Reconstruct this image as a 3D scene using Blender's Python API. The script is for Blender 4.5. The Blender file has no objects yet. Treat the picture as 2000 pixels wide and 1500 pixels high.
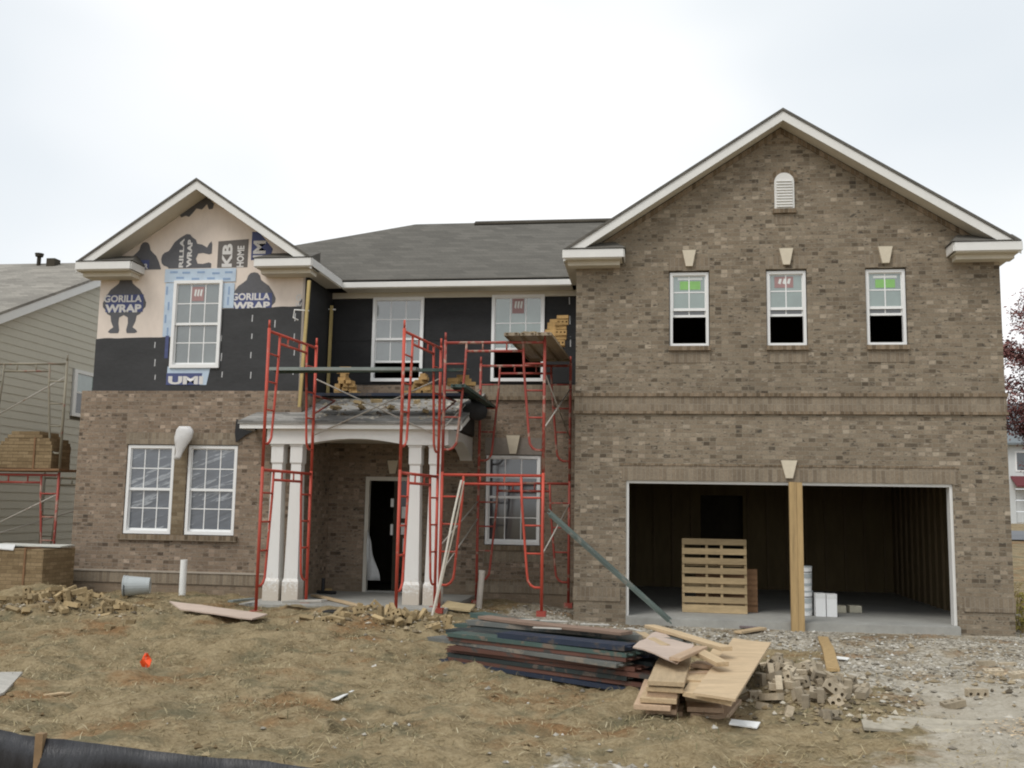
import bpy, bmesh, math, random
from mathutils import Vector, Matrix, noise
import numpy as np
random.seed(7)
rng = np.random.default_rng(11)
S = bpy.context.scene
COL = S.collection

# ------------------------------------------------------------------ camera
CAM = Vector((.355, -16.041, 1.616)); YAW, PIT, ROL, FPX = .139, .125, .017, 1950.
_f = Vector((-math.sin(YAW)*math.cos(PIT), math.cos(YAW)*math.cos(PIT), math.sin(PIT)))
_r = Vector((math.cos(YAW), math.sin(YAW), 0)); _u = _r.cross(_f)
_r2 = math.cos(ROL)*_r + math.sin(ROL)*_u
_u2 = -math.sin(ROL)*_r + math.cos(ROL)*_u
cd = bpy.data.cameras.new('camera'); cam = bpy.data.objects.new('camera', cd); COL.objects.link(cam)
cd.sensor_width = 36; cd.lens = 36*FPX/2000; cd.clip_end = 6000; cd.clip_start = .05
M3 = Matrix((_r2, _u2, -_f)).transposed().to_4x4(); M3.translation = CAM
cam.matrix_world = M3
S.camera = cam

def _ray(x, y): return _f + (x-1000)/FPX*_r2 - (y-750)/FPX*_u2
def on_y(x, y, Y):
    d = _ray(x, y); return CAM + d*((Y-CAM.y)/d.y)
def on_z(x, y, Z):
    d = _ray(x, y); return CAM + d*((Z-CAM.z)/d.z)

# ------------------------------------------------------------------ materials
def new_mat(name):
    m = bpy.data.materials.new(name); m.use_nodes = True
    nt = m.node_tree; b = nt.nodes['Principled BSDF']
    return m, nt, b
def node(nt, t, **kw):
    n = nt.nodes.new(t)
    for k, v in kw.items():
        if k in n.inputs and not hasattr(n, k): n.inputs[k].default_value = v
        else: setattr(n, k, v)
    return n
def mth(nt, op, a, b=None, c=None):
    n = nt.nodes.new('ShaderNodeMath'); n.operation = op
    for i, v in enumerate((a, b, c)):
        if v is None: continue
        if isinstance(v, (int, float)): n.inputs[i].default_value = v
        else: nt.links.new(v, n.inputs[i])
    return n.outputs[0]
def ramp(nt, fac, stops, mode='LINEAR'):
    n = nt.nodes.new('ShaderNodeValToRGB'); cr = n.color_ramp; cr.interpolation = mode
    while len(cr.elements) < len(stops): cr.elements.new(.5)
    for e, (p, c) in zip(cr.elements, stops): e.position = p; e.color = (*c, 1)
    nt.links.new(fac, n.inputs[0]); return n.outputs[0]
def mixc(nt, fac, a, b, mode='MIX'):
    n = nt.nodes.new('ShaderNodeMix'); n.data_type = 'RGBA'; n.blend_type = mode
    for s, v in ((0, fac), (6, a), (7, b)):
        if isinstance(v, (int, float)): n.inputs[s].default_value = v
        elif isinstance(v, tuple): n.inputs[s].default_value = (*v, 1)
        else: nt.links.new(v, n.inputs[s])
    return n.outputs[2]
def tex_noise(nt, vec, scale, detail=4, rough=.55, stretch=None):
    if stretch:
        mp = nt.nodes.new('ShaderNodeMapping'); mp.inputs['Scale'].default_value = stretch
        nt.links.new(vec, mp.inputs[0]); vec = mp.outputs[0]
    n = nt.nodes.new('ShaderNodeTexNoise'); n.inputs['Scale'].default_value = scale
    n.inputs['Detail'].default_value = detail; n.inputs['Roughness'].default_value = rough
    nt.links.new(vec, n.inputs['Vector']); return n.outputs['Fac']
def bump(nt, b, h, strength=.3, dist=.01):
    n = nt.nodes.new('ShaderNodeBump'); n.inputs['Strength'].default_value = strength
    n.inputs['Distance'].default_value = dist
    nt.links.new(h, n.inputs['Height']); nt.links.new(n.outputs[0], b.inputs['Normal'])
def obj_coord(nt): return nt.nodes.new('ShaderNodeTexCoord').outputs['Object']

def plain(name, c, var=.18, scale=6, rough=.7, bmp=.15, metal=0, spec=.4, stretch=None, per_obj=0):
    """a worn surface: base colour broken up by two noises"""
    m, nt, b = new_mat(name); v = obj_coord(nt)
    n1 = tex_noise(nt, v, scale, 5, .6, stretch); n2 = tex_noise(nt, v, scale*7, 3, .6, stretch)
    f = mth(nt, 'ADD', mth(nt, 'MULTIPLY', n1, .65), mth(nt, 'MULTIPLY', n2, .35))
    lo = tuple(x*(1-var) for x in c); hi = tuple(min(1, x*(1+var)) for x in c)
    colr = ramp(nt, f, [(.32, lo), (.68, hi)])
    if per_obj:
        oi = nt.nodes.new('ShaderNodeObjectInfo')
        g = mth(nt, 'ADD', mth(nt, 'MULTIPLY', oi.outputs['Random'], 2*per_obj), 1-per_obj)
        cb = nt.nodes.new('ShaderNodeCombineColor')
        for i in range(3): nt.links.new(g, cb.inputs[i])
        colr = mixc(nt, 1., colr, cb.outputs[0], 'MULTIPLY')
    nt.links.new(colr, b.inputs['Base Color'])
    b.inputs['Roughness'].default_value = rough; b.inputs['Metallic'].default_value = metal
    b.inputs['Specular IOR Level'].default_value = spec
    if bmp: bump(nt, b, f, bmp, .01)
    return m

def brick_mat(name, bw, bh, palette, mortar, mw=.010, stagger=True, z0=0., bmp=.5, tint=.12, rough=.9, grime=None, speck=0):
    m, nt, b = new_mat(name); v = obj_coord(nt)
    sp = nt.nodes.new('ShaderNodeSeparateXYZ'); nt.links.new(v, sp.inputs[0])
    u = mth(nt, 'ADD', sp.outputs[0], sp.outputs[1]); u = mth(nt, 'ADD', u, 200.)
    w = mth(nt, 'ADD', sp.outputs[2], 50-z0)
    vv = mth(nt, 'DIVIDE', w, bh); row = mth(nt, 'FLOOR', vv); fv = mth(nt, 'FRACT', vv)
    uu = mth(nt, 'DIVIDE', u, bw)
    if stagger: uu = mth(nt, 'ADD', uu, mth(nt, 'MULTIPLY', mth(nt, 'MODULO', row, 2.), .5))
    colm = mth(nt, 'FLOOR', uu); fu = mth(nt, 'FRACT', uu)
    cv = nt.nodes.new('ShaderNodeCombineXYZ'); nt.links.new(colm, cv.inputs[0]); nt.links.new(row, cv.inputs[1])
    wn = nt.nodes.new('ShaderNodeTexWhiteNoise'); wn.noise_dimensions = '2D'; nt.links.new(cv.outputs[0], wn.inputs['Vector'])
    base = ramp(nt, wn.outputs['Value'], palette, 'LINEAR')
    n1 = tex_noise(nt, v, 40, 4, .7); n2 = tex_noise(nt, v, .9, 3, .6)
    base = mixc(nt, 1., base, ramp(nt, n1, [(.3, (.78, .78, .78)), (.7, (1.18, 1.16, 1.14))]), 'MULTIPLY')
    if speck:
        # flashed and tumbled faces: dark fire marks and pale lime smears a few centimetres long
        hv = nt.nodes.new('ShaderNodeCombineXYZ'); nt.links.new(mth(nt, 'FLOOR', mth(nt, 'MULTIPLY', uu, 2.)), hv.inputs[0]); nt.links.new(row, hv.inputs[1])
        wh = nt.nodes.new('ShaderNodeTexWhiteNoise'); wh.noise_dimensions = '2D'; nt.links.new(hv.outputs[0], wh.inputs['Vector'])
        base = mixc(nt, 1., base, ramp(nt, wh.outputs['Value'], [(0, (.46, .45, .45)), (.055, (.62, .61, .60)), (.085, (.95, .945, .94)), (.885, (1.03, 1.03, 1.03)), (.92, (1.22, 1.23, 1.25)), (1, (1.5, 1.53, 1.6))]), 'MULTIPLY')
        cs = nt.nodes.new('ShaderNodeCombineXYZ'); nt.links.new(u, cs.inputs[0]); nt.links.new(sp.outputs[2], cs.inputs[1])
        nt.links.new(mth(nt, 'MULTIPLY', wn.outputs['Value'], 40.), cs.inputs[2])
        s1_ = tex_noise(nt, cs.outputs[0], 10, 3, .6, (1, 2.0, 1)); s2_ = tex_noise(nt, cs.outputs[0], 9, 3, .6, (1, 2.6, 1.7))
        base = mixc(nt, ramp(nt, s1_, [(.585, (0, 0, 0)), (.66, (speck,)*3)]), base, (.07, .06, .05))
        base = mixc(nt, ramp(nt, s2_, [(.60, (0, 0, 0)), (.70, (speck*.7,)*3)]), base, (.40, .35, .28))
    mort = mixc(nt, 1., mortar, ramp(nt, tex_noise(nt, v, 25, 3), [(.3, (.8, .8, .8)), (.7, (1.12, 1.12, 1.12))]), 'MULTIPLY')
    iu = mth(nt, 'LESS_THAN', fu, mw/bw); iv = mth(nt, 'LESS_THAN', fv, mw/bh)
    mk = mth(nt, 'MAXIMUM', iu, iv)
    c = mixc(nt, mk, base, mort)
    c = mixc(nt, 1., c, ramp(nt, n2, [(.3, (1-tint,)*3), (.7, (1+tint,)*3)]), 'MULTIPLY')
    if grime:
        gz0, gz1, gc = grime      # mortar splash and mud near the ground
        t = mth(nt, 'ADD', sp.outputs[2], mth(nt, 'MULTIPLY', tex_noise(nt, v, 2.5, 4), -.5))
        mr = nt.nodes.new('ShaderNodeMapRange'); mr.clamp = True
        nt.links.new(t, mr.inputs[0]); mr.inputs[1].default_value = gz0; mr.inputs[2].default_value = gz1
        mr.inputs[3].default_value = .55; mr.inputs[4].default_value = 0
        c = mixc(nt, mr.outputs[0], c, gc)
    nt.links.new(c, b.inputs['Base Color']); b.inputs['Roughness'].default_value = rough
    b.inputs['Specular IOR Level'].default_value = .2
    h = mth(nt, 'ADD', mth(nt, 'MULTIPLY', mth(nt, 'SUBTRACT', 1., mk), .8), mth(nt, 'MULTIPLY', n1, .35))
    if bmp: bump(nt, b, h, bmp, .006)
    return m

PAL = [(0, (.185, .149, .11)), (.2, (.213, .171, .124)), (.45, (.245, .198, .144)), (.65, (.233, .193, .144)), (.85, (.262, .214, .157)), (1, (.285, .238, .178))]
PALW = [(p, (c[0]*1.03, c[1]*.965, c[2]*.97)) for p, c in PAL]
MORT = (.24, .21, .16)
m_brick = brick_mat('brick_garage', .203, .0677, PAL, MORT, z0=-.01, speck=.85)
m_brickl = brick_mat('brick_front', .203, .0677, PALW, (.25, .21, .165), z0=.02, grime=(-.1, .25, (.23, .18, .125)), speck=.8)
m_sold = brick_mat('brick_soldier', .0677, .2035, PAL, (.27, .23, .18), stagger=False, z0=.004)
m_rowl = brick_mat('brick_rowlock', .0677, 1.0, [(0, (.12, .09, .06)), (.5, (.2, .15, .10)), (1, (.27, .21, .15))], (.24, .2, .15), stagger=False)
m_shing = brick_mat('roof_shingle', .32, .085, [(0, (.112, .106, .094)), (.5, (.129, .122, .108)), (1, (.147, .139, .123))], (.098, .094, .084), mw=.006, bmp=.3, tint=.06, rough=.95)
m_pshing = brick_mat('porch_shingle', .32, .045, [(0, (.17, .165, .155)), (.5, (.25, .245, .23)), (1, (.33, .32, .30))], (.15, .145, .14), mw=.005, bmp=.35, tint=.3, rough=.95)
m_nshing = brick_mat('neighbour_shingle', .32, .065, [(0, (.22, .205, .18)), (.5, (.26, .245, .215)), (1, (.31, .29, .255))], (.18, .17, .15), mw=.006, bmp=.3)
m_trim = plain('white_trim', (.74, .73, .70), .05, 3, .45, .04)
def splash_trim():
    m, nt, b = new_mat('column_paint'); v = obj_coord(nt); sp = nt.nodes.new('ShaderNodeSeparateXYZ'); nt.links.new(v, sp.inputs[0])
    mr = nt.nodes.new('ShaderNodeMapRange'); mr.clamp = True; mr.inputs[1].default_value = .05; mr.inputs[2].default_value = .75; mr.inputs[3].default_value = .5; mr.inputs[4].default_value = -.15
    nt.links.new(sp.outputs[2], mr.inputs[0])
    f = mth(nt, 'ADD', tex_noise(nt, v, 22, 5, .7), mr.outputs[0])
    c = mixc(nt, ramp(nt, f, [(.62, (0, 0, 0)), (.82, (.6,)*3)]), (.74, .73, .70), (.42, .33, .22))
    c = mixc(nt, ramp(nt, tex_noise(nt, v, 7, 5, .7, (1, 1, .3)), [(.55, (0, 0, 0)), (.75, (.25,)*3)]), c, (.50, .47, .42))
    nt.links.new(c, b.inputs['Base Color']); b.inputs['Roughness'].default_value = .5; return m
m_column = splash_trim()
m_soff = plain('soffit', (.62, .575, .48), .06, 3, .6, .04)
m_vinyl = plain('white_vinyl', (.82, .82, .81), .03, 5, .35, .0)
m_nvinyl = plain('neighbour_vinyl', (.7, .7, .67), .03, 5, .4, .0)
m_felt = plain('black_felt', (.021, .021, .022), .35, 1.6, .75, .5, stretch=(1, 1, 2.5))
m_feltg = plain('grey_felt', (.034, .034, .035), .3, 1.5, .6, .5, stretch=(1, 1, 2.5))
m_wrap = plain('house_wrap', (.72, .625, .545), .07, 2.2, .45, 1.0, stretch=(1, 1, .45))
m_logo = plain('wrap_print', (.105, .105, .115), .12, 20, .6, 0)
m_navy = plain('wrap_navy', (.07, .085, .2), .15, 20, .6, 0)
m_text = plain('wrap_text', (.66, .64, .62), .06, 20, .6, 0)
m_taupe = plain('wrap_taupe', (.13, .115, .105), .12, 20, .6, 0)
m_blue = plain('flash_blue', (.47, .57, .68), .10, 9, .5, .1)
m_blue2 = plain('flash_blue_print', (.25, .35, .52), .12, 20, .5, 0)
m_white_mark = plain('white_mark', (.5, .5, .5), .2, 30, .6, 0)
m_key = plain('keystone', (.62, .55, .43), .07, 12, .8, .15)
m_conc = plain('concrete', (.33, .325, .30), .18, 1.6, .9, .3)
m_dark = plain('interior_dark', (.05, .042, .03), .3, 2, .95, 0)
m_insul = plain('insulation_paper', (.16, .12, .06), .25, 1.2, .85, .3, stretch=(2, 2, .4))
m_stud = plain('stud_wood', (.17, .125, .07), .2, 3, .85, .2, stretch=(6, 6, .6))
m_wood = plain('pine', (.50, .36, .19), .20, 3, .75, .25, stretch=(6, 6, .5), per_obj=.15)
m_ppal = plain('pallet_wood', (.37, .275, .155), .25, 3, .85, .25, stretch=(.8, 6, 6), per_obj=.22)
m_post = plain('pine_post', (.40, .275, .13), .28, 2.2, .75, .25, stretch=(8, 8, .5))
m_lumx = plain('lumber', (.50, .375, .23), .20, 4, .75, .3, stretch=(.7, 8, 8), per_obj=.2)
m_lumpk = plain('lumber_pink', (.47, .335, .225), .18, 4, .75, .3, stretch=(.7, 8, 8), per_obj=.15)
m_ply = plain('plywood', (.52, .39, .245), .20, 3, .7, .15, stretch=(1, 5, 5))
m_greyply = plain('grey_plywood', (.40, .38, .34), .22, 3, .85, .2, stretch=(1, 5, 5))
m_pinkply = plain('pink_plywood', (.47, .375, .31), .15, 3, .85, .2, stretch=(1, 5, 5))
def metal_paint(name, c, rust, amt):
    m, nt, b = new_mat(name); v = obj_coord(nt)
    oi = nt.nodes.new('ShaderNodeObjectInfo')
    off = nt.nodes.new('ShaderNodeVectorMath'); off.operation = 'SCALE'
    nt.links.new(oi.outputs['Location'], off.inputs[0]); off.inputs[3].default_value = 3.7
    ad = nt.nodes.new('ShaderNodeVectorMath'); nt.links.new(v, ad.inputs[0]); nt.links.new(off.outputs[0], ad.inputs[1])
    n = tex_noise(nt, ad.outputs[0], 5, 6, .68); n2 = tex_noise(nt, ad.outputs[0], 1.3, 3, .6)
    c1 = mixc(nt, ramp(nt, n2, [(.4, (0, 0, 0)), (.65, (1, 1, 1))]), tuple(x*.85 for x in c), tuple(x*1.15 for x in c))
    cc = mixc(nt, ramp(nt, n, [(amt, (0, 0, 0)), (amt+.06, (1, 1, 1))]), c1, rust)
    nt.links.new(cc, b.inputs['Base Color']); b.inputs['Roughness'].default_value = .5; b.inputs['Specular IOR Level'].default_value = .35
    bump(nt, b, n, .15, .004); return m
m_red = metal_paint('scaffold_red', (.48, .074, .046), (.42, .22, .17), .60)
m_dull = metal_paint('scaffold_dull', (.24, .215, .16), (.25, .12, .09), .58)
m_dred = metal_paint('scaffold_rust', (.34, .065, .048), (.34, .22, .17), .54)
m_brace = metal_paint('brace_steel', (.44, .41, .36), (.26, .19, .14), .6)
m_pgreen = metal_paint('plank_green', (.062, .10, .088), (.17, .13, .1), .55)
m_pgrey = metal_paint('plank_grey', (.22, .25, .235), (.3, .27, .22), .57)
m_ptan = metal_paint('plank_tan', (.30, .24, .165), (.36, .31, .24), .55)
m_pgrey2 = metal_paint('plank_grey_dirty', (.13, .135, .125), (.22, .19, .155), .5)
m_plean = metal_paint('plank_lean', (.15, .19, .175), (.25, .25, .22), .55)
m_pnavy = metal_paint('plank_navy', (.024, .034, .058), (.075, .065, .06), .56)
m_pdark = metal_paint('plank_dark', (.028, .038, .038), (.11, .085, .07), .56)
m_prust = metal_paint('plank_rust', (.12, .055, .04), (.06, .055, .05), .55)
m_block = plain('pale_block', (.5, .47, .37), .12, 8, .9, .2)
m_pvc = plain('pvc', (.80, .80, .77), .05, 5, .4, 0)
m_pail = plain('grey_pail', (.42, .45, .45), .08, 5, .45, .05)
m_flag = plain('orange_flag', (.9, .10, .02), .06, 8, .5, 0)
m_rub = plain('black_sheet', (.02, .02, .022), .3, 3, .5, .3)
m_paper = plain('paper', (.72, .72, .70), .06, 20, .7, 0)
m_cboard = plain('brown_wood', (.22, .12, .06), .2, 5, .8, .2)
m_ybrick = plain('loose_brick', (.335, .25, .135), .26, 9, .92, .4, per_obj=.3)
m_sbrick = plain('stacked_brick', (.40, .255, .105), .22, 9, .92, .4, per_obj=.18)
m_gbrick = plain('dusty_brick', (.36, .30, .215), .3, 9, .92, .4, per_obj=.35)
m_cube = brick_mat('brick_cube', .203, .06, [(0, (.19, .135, .075)), (.5, (.24, .175, .098)), (1, (.29, .215, .125))], (.14, .10, .06), mw=.006)
m_siding = plain('siding', (.50, .48, .395), .05, 2, .6, .05)
m_bark = plain('bark', (.11, .08, .06), .3, 8, .9, .5)
m_fence = plain('silt_fabric', (.02, .02, .023), .65, 5, .42, .8, stretch=(2.5, 2.5, .6))
m_stake = plain('stake_wood', (.26, .17, .09), .25, 5, .85, .3)
m_green = plain('far_roof', (.17, .19, .2), .1, 2, .9, 0)
m_farw = plain('far_wall', (.6, .62, .62), .05, 2, .8, 0)
m_fred = plain('far_red', (.13, .03, .035), .1, 2, .8, 0)
m_sticker_r = plain('red_sticker', (.36, .215, .21), .1, 20, .5, 0)
m_sticker_g = plain('green_sticker', (.25, .50, .16), .08, 20, .5, 0)
m_sticker_w = plain('white_sticker', (.7, .72, .7), .06, 20, .5, 0)

def glass_mat(name, c, refl=.35, rough=.04, streak=0):
    m, nt, b = new_mat(name); nt.nodes.remove(b)
    out = nt.nodes['Material Output']; v = obj_coord(nt)
    d = nt.nodes.new('ShaderNodeBsdfDiffuse'); g = nt.nodes.new('ShaderNodeBsdfGlossy'); g.inputs['Roughness'].default_value = rough
    n = tex_noise(nt, v, 2.2, 4)
    col = ramp(nt, n, [(.3, tuple(x*.8 for x in c)), (.7, tuple(x*1.2 for x in c))])
    if streak:
        mp = nt.nodes.new('ShaderNodeMapping'); mp.inputs['Rotation'].default_value = (0, .35, 0); nt.links.new(v, mp.inputs[0])
        s = tex_noise(nt, mp.outputs[0], 1.5, 4, .6, (.8, .8, 7))
        col = mixc(nt, ramp(nt, s, [(.56, (0, 0, 0)), (.60, (streak,)*3), (.66, (0, 0, 0))]), col, (.42, .45, .48))
        bn = nt.nodes.new('ShaderNodeBump'); bn.inputs['Strength'].default_value = .25; bn.inputs['Distance'].default_value = .01
        nt.links.new(s, bn.inputs['Height']); nt.links.new(bn.outputs[0], g.inputs['Normal']); nt.links.new(bn.outputs[0], d.inputs['Normal'])
    nt.links.new(col, d.inputs[0])
    mx = nt.nodes.new('ShaderNodeMixShader'); mx.inputs[0].default_value = refl
    nt.links.new(d.outputs[0], mx.inputs[1]); nt.links.new(g.outputs[0], mx.inputs[2]); nt.links.new(mx.outputs[0], out.inputs[0])
    return m
m_glass = glass_mat('window_glass', (.12, .14, .135), .22)
m_glassg = glass_mat('window_glass_green', (.17, .23, .21), .2)
m_glassf = glass_mat('film_glass', (.085, .10, .125), .16, .2, .75)
m_glassd = glass_mat('dark_glass', (.05, .055, .06), .14, .08)
def film_mat():
    m, nt, b = new_mat('clear_plastic')
    b.inputs['Base Color'].default_value = (.75, .76, .76, 1); b.inputs['Roughness'].default_value = .35
    b.inputs['Alpha'].default_value = .6
    bump(nt, b, tex_noise(nt, obj_coord(nt), 9, 4), .6, .02); return m
m_film = film_mat()

# ------------------------------------------------------------------ mesh builder
class MB:
    def __init__(s): s.v = []; s.f = []; s.mi = []; s.cur = 0
    def add(s, vs, fs):
        o = len(s.v); s.v += [tuple(p) for p in vs]
        for f in fs: s.f.append(tuple(o+i for i in f)); s.mi.append(s.cur)
        return s
    def quad(s, a, b, c, d): return s.add([a, b, c, d], [(0, 1, 2, 3)])
    def box(s, x0, x1, y0, y1, z0, z1):
        return s.add([(x0,y0,z0),(x1,y0,z0),(x1,y1,z0),(x0,y1,z0),(x0,y0,z1),(x1,y0,z1),(x1,y1,z1),(x0,y1,z1)],
            [(0,3,2,1),(4,5,6,7),(0,1,5,4),(1,2,6,5),(2,3,7,6),(3,0,4,7)])
    def prism(s, poly, axis, a, b):
        """poly: 2-D points; axis 'y' -> (x,z) drawn along y; 'x' -> (y,z) along x; 'z' -> (x,y) along z"""
        mp = {'y': lambda p, t: (p[0], t, p[1]), 'x': lambda p, t: (t, p[0], p[1]), 'z': lambda p, t: (p[0], p[1], t)}[axis]
        n = len(poly); vs = [mp(p, a) for p in poly] + [mp(p, b) for p in poly]
        fs = [tuple(range(n)), tuple(range(2*n-1, n-1, -1))] + [(i, i+n, (i+1) % n+n, (i+1) % n) for i in range(n)]
        return s.add(vs, fs)
    def slab(s, pts, th):
        """polygon of 3-D points thickened downwards"""
        n = len(pts); vs = [tuple(p) for p in pts] + [(p[0], p[1], p[2]-th) for p in pts]
        fs = [tuple(range(n)), tuple(range(2*n-1, n-1, -1))] + [(i, i+n, (i+1) % n+n, (i+1) % n) for i in range(n)]
        return s.add(vs, fs)
    def tube(s, pts, r, n=8, cap=True):
        pts = [Vector(p) for p in pts]; rings = []
        up = None; vs = []
        for i, p in enumerate(pts):
            if i == 0: t = pts[1]-pts[0]
            elif i == len(pts)-1: t = pts[-1]-pts[-2]
            else: t = (pts[i+1]-p).normalized() + (p-pts[i-1]).normalized()
            t.normalize()
            if up is None: up = t.orthogonal().normalized()
            up = (up - t*up.dot(t)).normalized(); w = t.cross(up)
            rr = r[i] if isinstance(r, (list, tuple)) else r
            for k in range(n):
                a = 2*math.pi*k/n; vs.append(p + (up*math.cos(a) + w*math.sin(a))*rr)
        fs = []
        for i in range(len(pts)-1):
            for k in range(n): fs.append((i*n+k, i*n+(k+1) % n, (i+1)*n+(k+1) % n, (i+1)*n+k))
        if cap:
            fs.append(tuple(range(n-1, -1, -1))); m = (len(pts)-1)*n; fs.append(tuple(range(m, m+n)))
        return s.add(vs, fs)
    def wall(s, d0, d1, u0, u1, z0, z1, holes, along='x'):
        """wall slab with rectangular openings; along 'x': u = x, depth = y; along 'y': u = y, depth = x"""
        P = (lambda u, d, z: (u, d, z)) if along == 'x' else (lambda u, d, z: (d, u, z))
        us = sorted({u0, u1, *[h[0] for h in holes], *[h[1] for h in holes]}); us = [u for u in us if u0 <= u <= u1]
        zs = sorted({z0, z1, *[h[2] for h in holes], *[h[3] for h in holes]}); zs = [z for z in zs if z0 <= z <= z1]
        def solid(i, j):
            if i < 0 or j < 0 or i >= len(us)-1 or j >= len(zs)-1: return False
            cu, cz = (us[i]+us[i+1])/2, (zs[j]+zs[j+1])/2
            return not any(h[0] < cu < h[1] and h[2] < cz < h[3] for h in holes)
        for i in range(len(us)-1):
            for j in range(len(zs)-1):
                if not solid(i, j): continue
                a, b, c, d = us[i], us[i+1], zs[j], zs[j+1]
                s.quad(P(a,d0,c), P(b,d0,c), P(b,d0,d), P(a,d0,d)); s.quad(P(a,d1,c), P(a,d1,d), P(b,d1,d), P(b,d1,c))
                if not solid(i-1, j): s.quad(P(a,d0,c), P(a,d0,d), P(a,d1,d), P(a,d1,c))
                if not solid(i+1, j): s.quad(P(b,d0,c), P(b,d1,c), P(b,d1,d), P(b,d0,d))
                if not solid(i, j-1): s.quad(P(a,d0,c), P(a,d1,c), P(b,d1,c), P(b,d0,c))
                if not solid(i, j+1): s.quad(P(a,d0,d), P(b,d0,d), P(b,d1,d), P(a,d1,d))
        return s
    def mesh(s, name, mats):
        me = bpy.data.meshes.new(name); me.from_pydata(s.v, [], s.f)
        mats = mats if isinstance(mats, (list, tuple)) else [mats]
        for m in mats: me.materials.append(m)
        if len(mats) > 1: me.polygons.foreach_set('material_index', s.mi)
        bm = bmesh.new(); bm.from_mesh(me); bmesh.ops.recalc_face_normals(bm, faces=bm.faces); bm.to_mesh(me); bm.free()
        me.update(); return me
    def build(s, name, mats, parent=None, smooth=False):
        o = bpy.data.objects.new(name, s.mesh(name, mats)); COL.objects.link(o)
        if smooth: o.data.shade_smooth()
        if parent: attach(o, parent)
        return o
def attach(o, parent):
    o.parent = parent; o.matrix_parent_inverse = wmat(parent).inverted()
def wmat(o):
    m = o.matrix_basis.copy()
    if o.parent: m = wmat(o.parent) @ o.matrix_parent_inverse @ m
    return m
def tag(o, label, cat, group=None, kind=None):
    o['label'] = label; o['category'] = cat
    if group: o['group'] = group
    if kind: o['kind'] = kind
    return o
def thing(name, label, cat, loc=(0, 0, 0), group=None):
    o = bpy.data.objects.new(name, None); COL.objects.link(o); o.location = loc; o.empty_display_size = .2
    return tag(o, label, cat, group)
def center_mesh(o):
    """move a top-level mesh's origin to its base centre"""
    me = o.data; n = len(me.vertices); co = np.empty(n*3); me.vertices.foreach_get('co', co); co = co.reshape(-1, 3)
    c = np.array([(co[:,0].min()+co[:,0].max())/2, (co[:,1].min()+co[:,1].max())/2, co[:,2].min()])
    me.vertices.foreach_set('co', (co-c).ravel()); me.update(); o.location = c
    return o
def text_mesh(name, body, mat, parent, x0, x1, z0, z1, y, rot=0, bold=.03, clip=None):
    """lettering that fills the given rectangle on a wall facing -y; rot 90 = reading upwards"""
    cu = bpy.data.curves.new(name, 'FONT'); cu.body = body; cu.size = 1; cu.offset = bold; cu.extrude = 0; cu.resolution_u = 3
    cu.fill_mode = 'FRONT'
    t = bpy.data.objects.new(name, cu); COL.objects.link(t)
    dg = bpy.context.evaluated_depsgraph_get()
    me = bpy.data.meshes.new_from_object(t.evaluated_get(dg)); bpy.data.objects.remove(t)
    n = len(me.vertices); co = np.empty(n*3); me.vertices.foreach_get('co', co); co = co.reshape(-1, 3)
    mn, mx = co.min(0), co.max(0); q = (co[:, :2]-mn[:2])/np.maximum(mx[:2]-mn[:2], 1e-6)
    if rot == 90: q = np.stack([1-q[:,1], q[:,0]], 1)
    out = np.stack([x0+q[:,0]*(x1-x0), np.full(n, y), z0+q[:,1]*(z1-z0)], 1)
    me.vertices.foreach_set('co', out.ravel()); me.update(); me.materials.clear(); me.materials.append(mat)
    o = bpy.data.objects.new(name, me); COL.objects.link(o); attach(o, parent); return o
def clip_poly(poly, axis, val, keep_less):
    out = []
    for i in range(len(poly)):
        a, b = poly[i], poly[(i+1) % len(poly)]
        ia = (a[axis] <= val) == keep_less; ib = (b[axis] <= val) == keep_less
        if ia: out.append(a)
        if ia != ib:
            t = (val-a[axis])/(b[axis]-a[axis]); out.append((a[0]+t*(b[0]-a[0]), a[1]+t*(b[1]-a[1])))
    return out

# ------------------------------------------------------------------ ground
def sstep(t): t = min(1, max(0, t)); return t*t*(3-2*t)
PILES = [(-7.6, -3.1, 1.15, .9, .20), (-8.9, -1.5, 1.0, .8, .20), (-3.1, -2.75, 1.1, .5, .16), (1.6, -6.3, .75, 1.3, .12)]
BAREGR = [(-1.3, -8.6, .5), (-4.4, -7.9, .35), (-1.6, -6.3, .0)]
def gz(x, y, fine=True):
    t = sstep((x+4.5)/5.0)
    z = .10*(1-t) + -.125*t
    fr = sstep((-y-2.5)/4); z = z*(1-fr) + 0.0*fr
    if y > 8: z += sstep((y-14)/40)*(1.35 if x > 5 else .2)
    if x > 6.0: z -= .25*sstep((x-6)/4)*(1-sstep((y-10)/20))
    for px, py, rx, ry, h in PILES:
        d = ((x-px)/rx)**2 + ((y-py)/ry)**2
        if d < 4: z += h*math.exp(-d*1.6)
    if fine and -20 < y < 14 and abs(x) < 22:
        near = sstep((-y-.3)/1.5) if -.86 < x < 5.8 else 1
        n1 = noise.noise((x*.8, y*.8, 3.1)); n2 = noise.noise((x*2.3, y*2.3, 7.7)); n3 = noise.noise((x*6.5, y*6.5, 1.7)); n4 = noise.noise((x*16, y*16, 4))
        rug = 1.0 if x < 1 else .65
        z += (.06*n1 + .07*n2*rug + .045*n3*rug + .016*n4)*(.25+.75*near)
    if -.86 < x < 5.75 and -.02 < y < 7: z = min(z, -.13)
    if -6.2 < x < -2.6 and -.95 < y < 1.9: z = min(z, .05)
    if -9.5 < x < -.86 and y > 1.0 and y < 8: z = min(z, .04)
    return z
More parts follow.
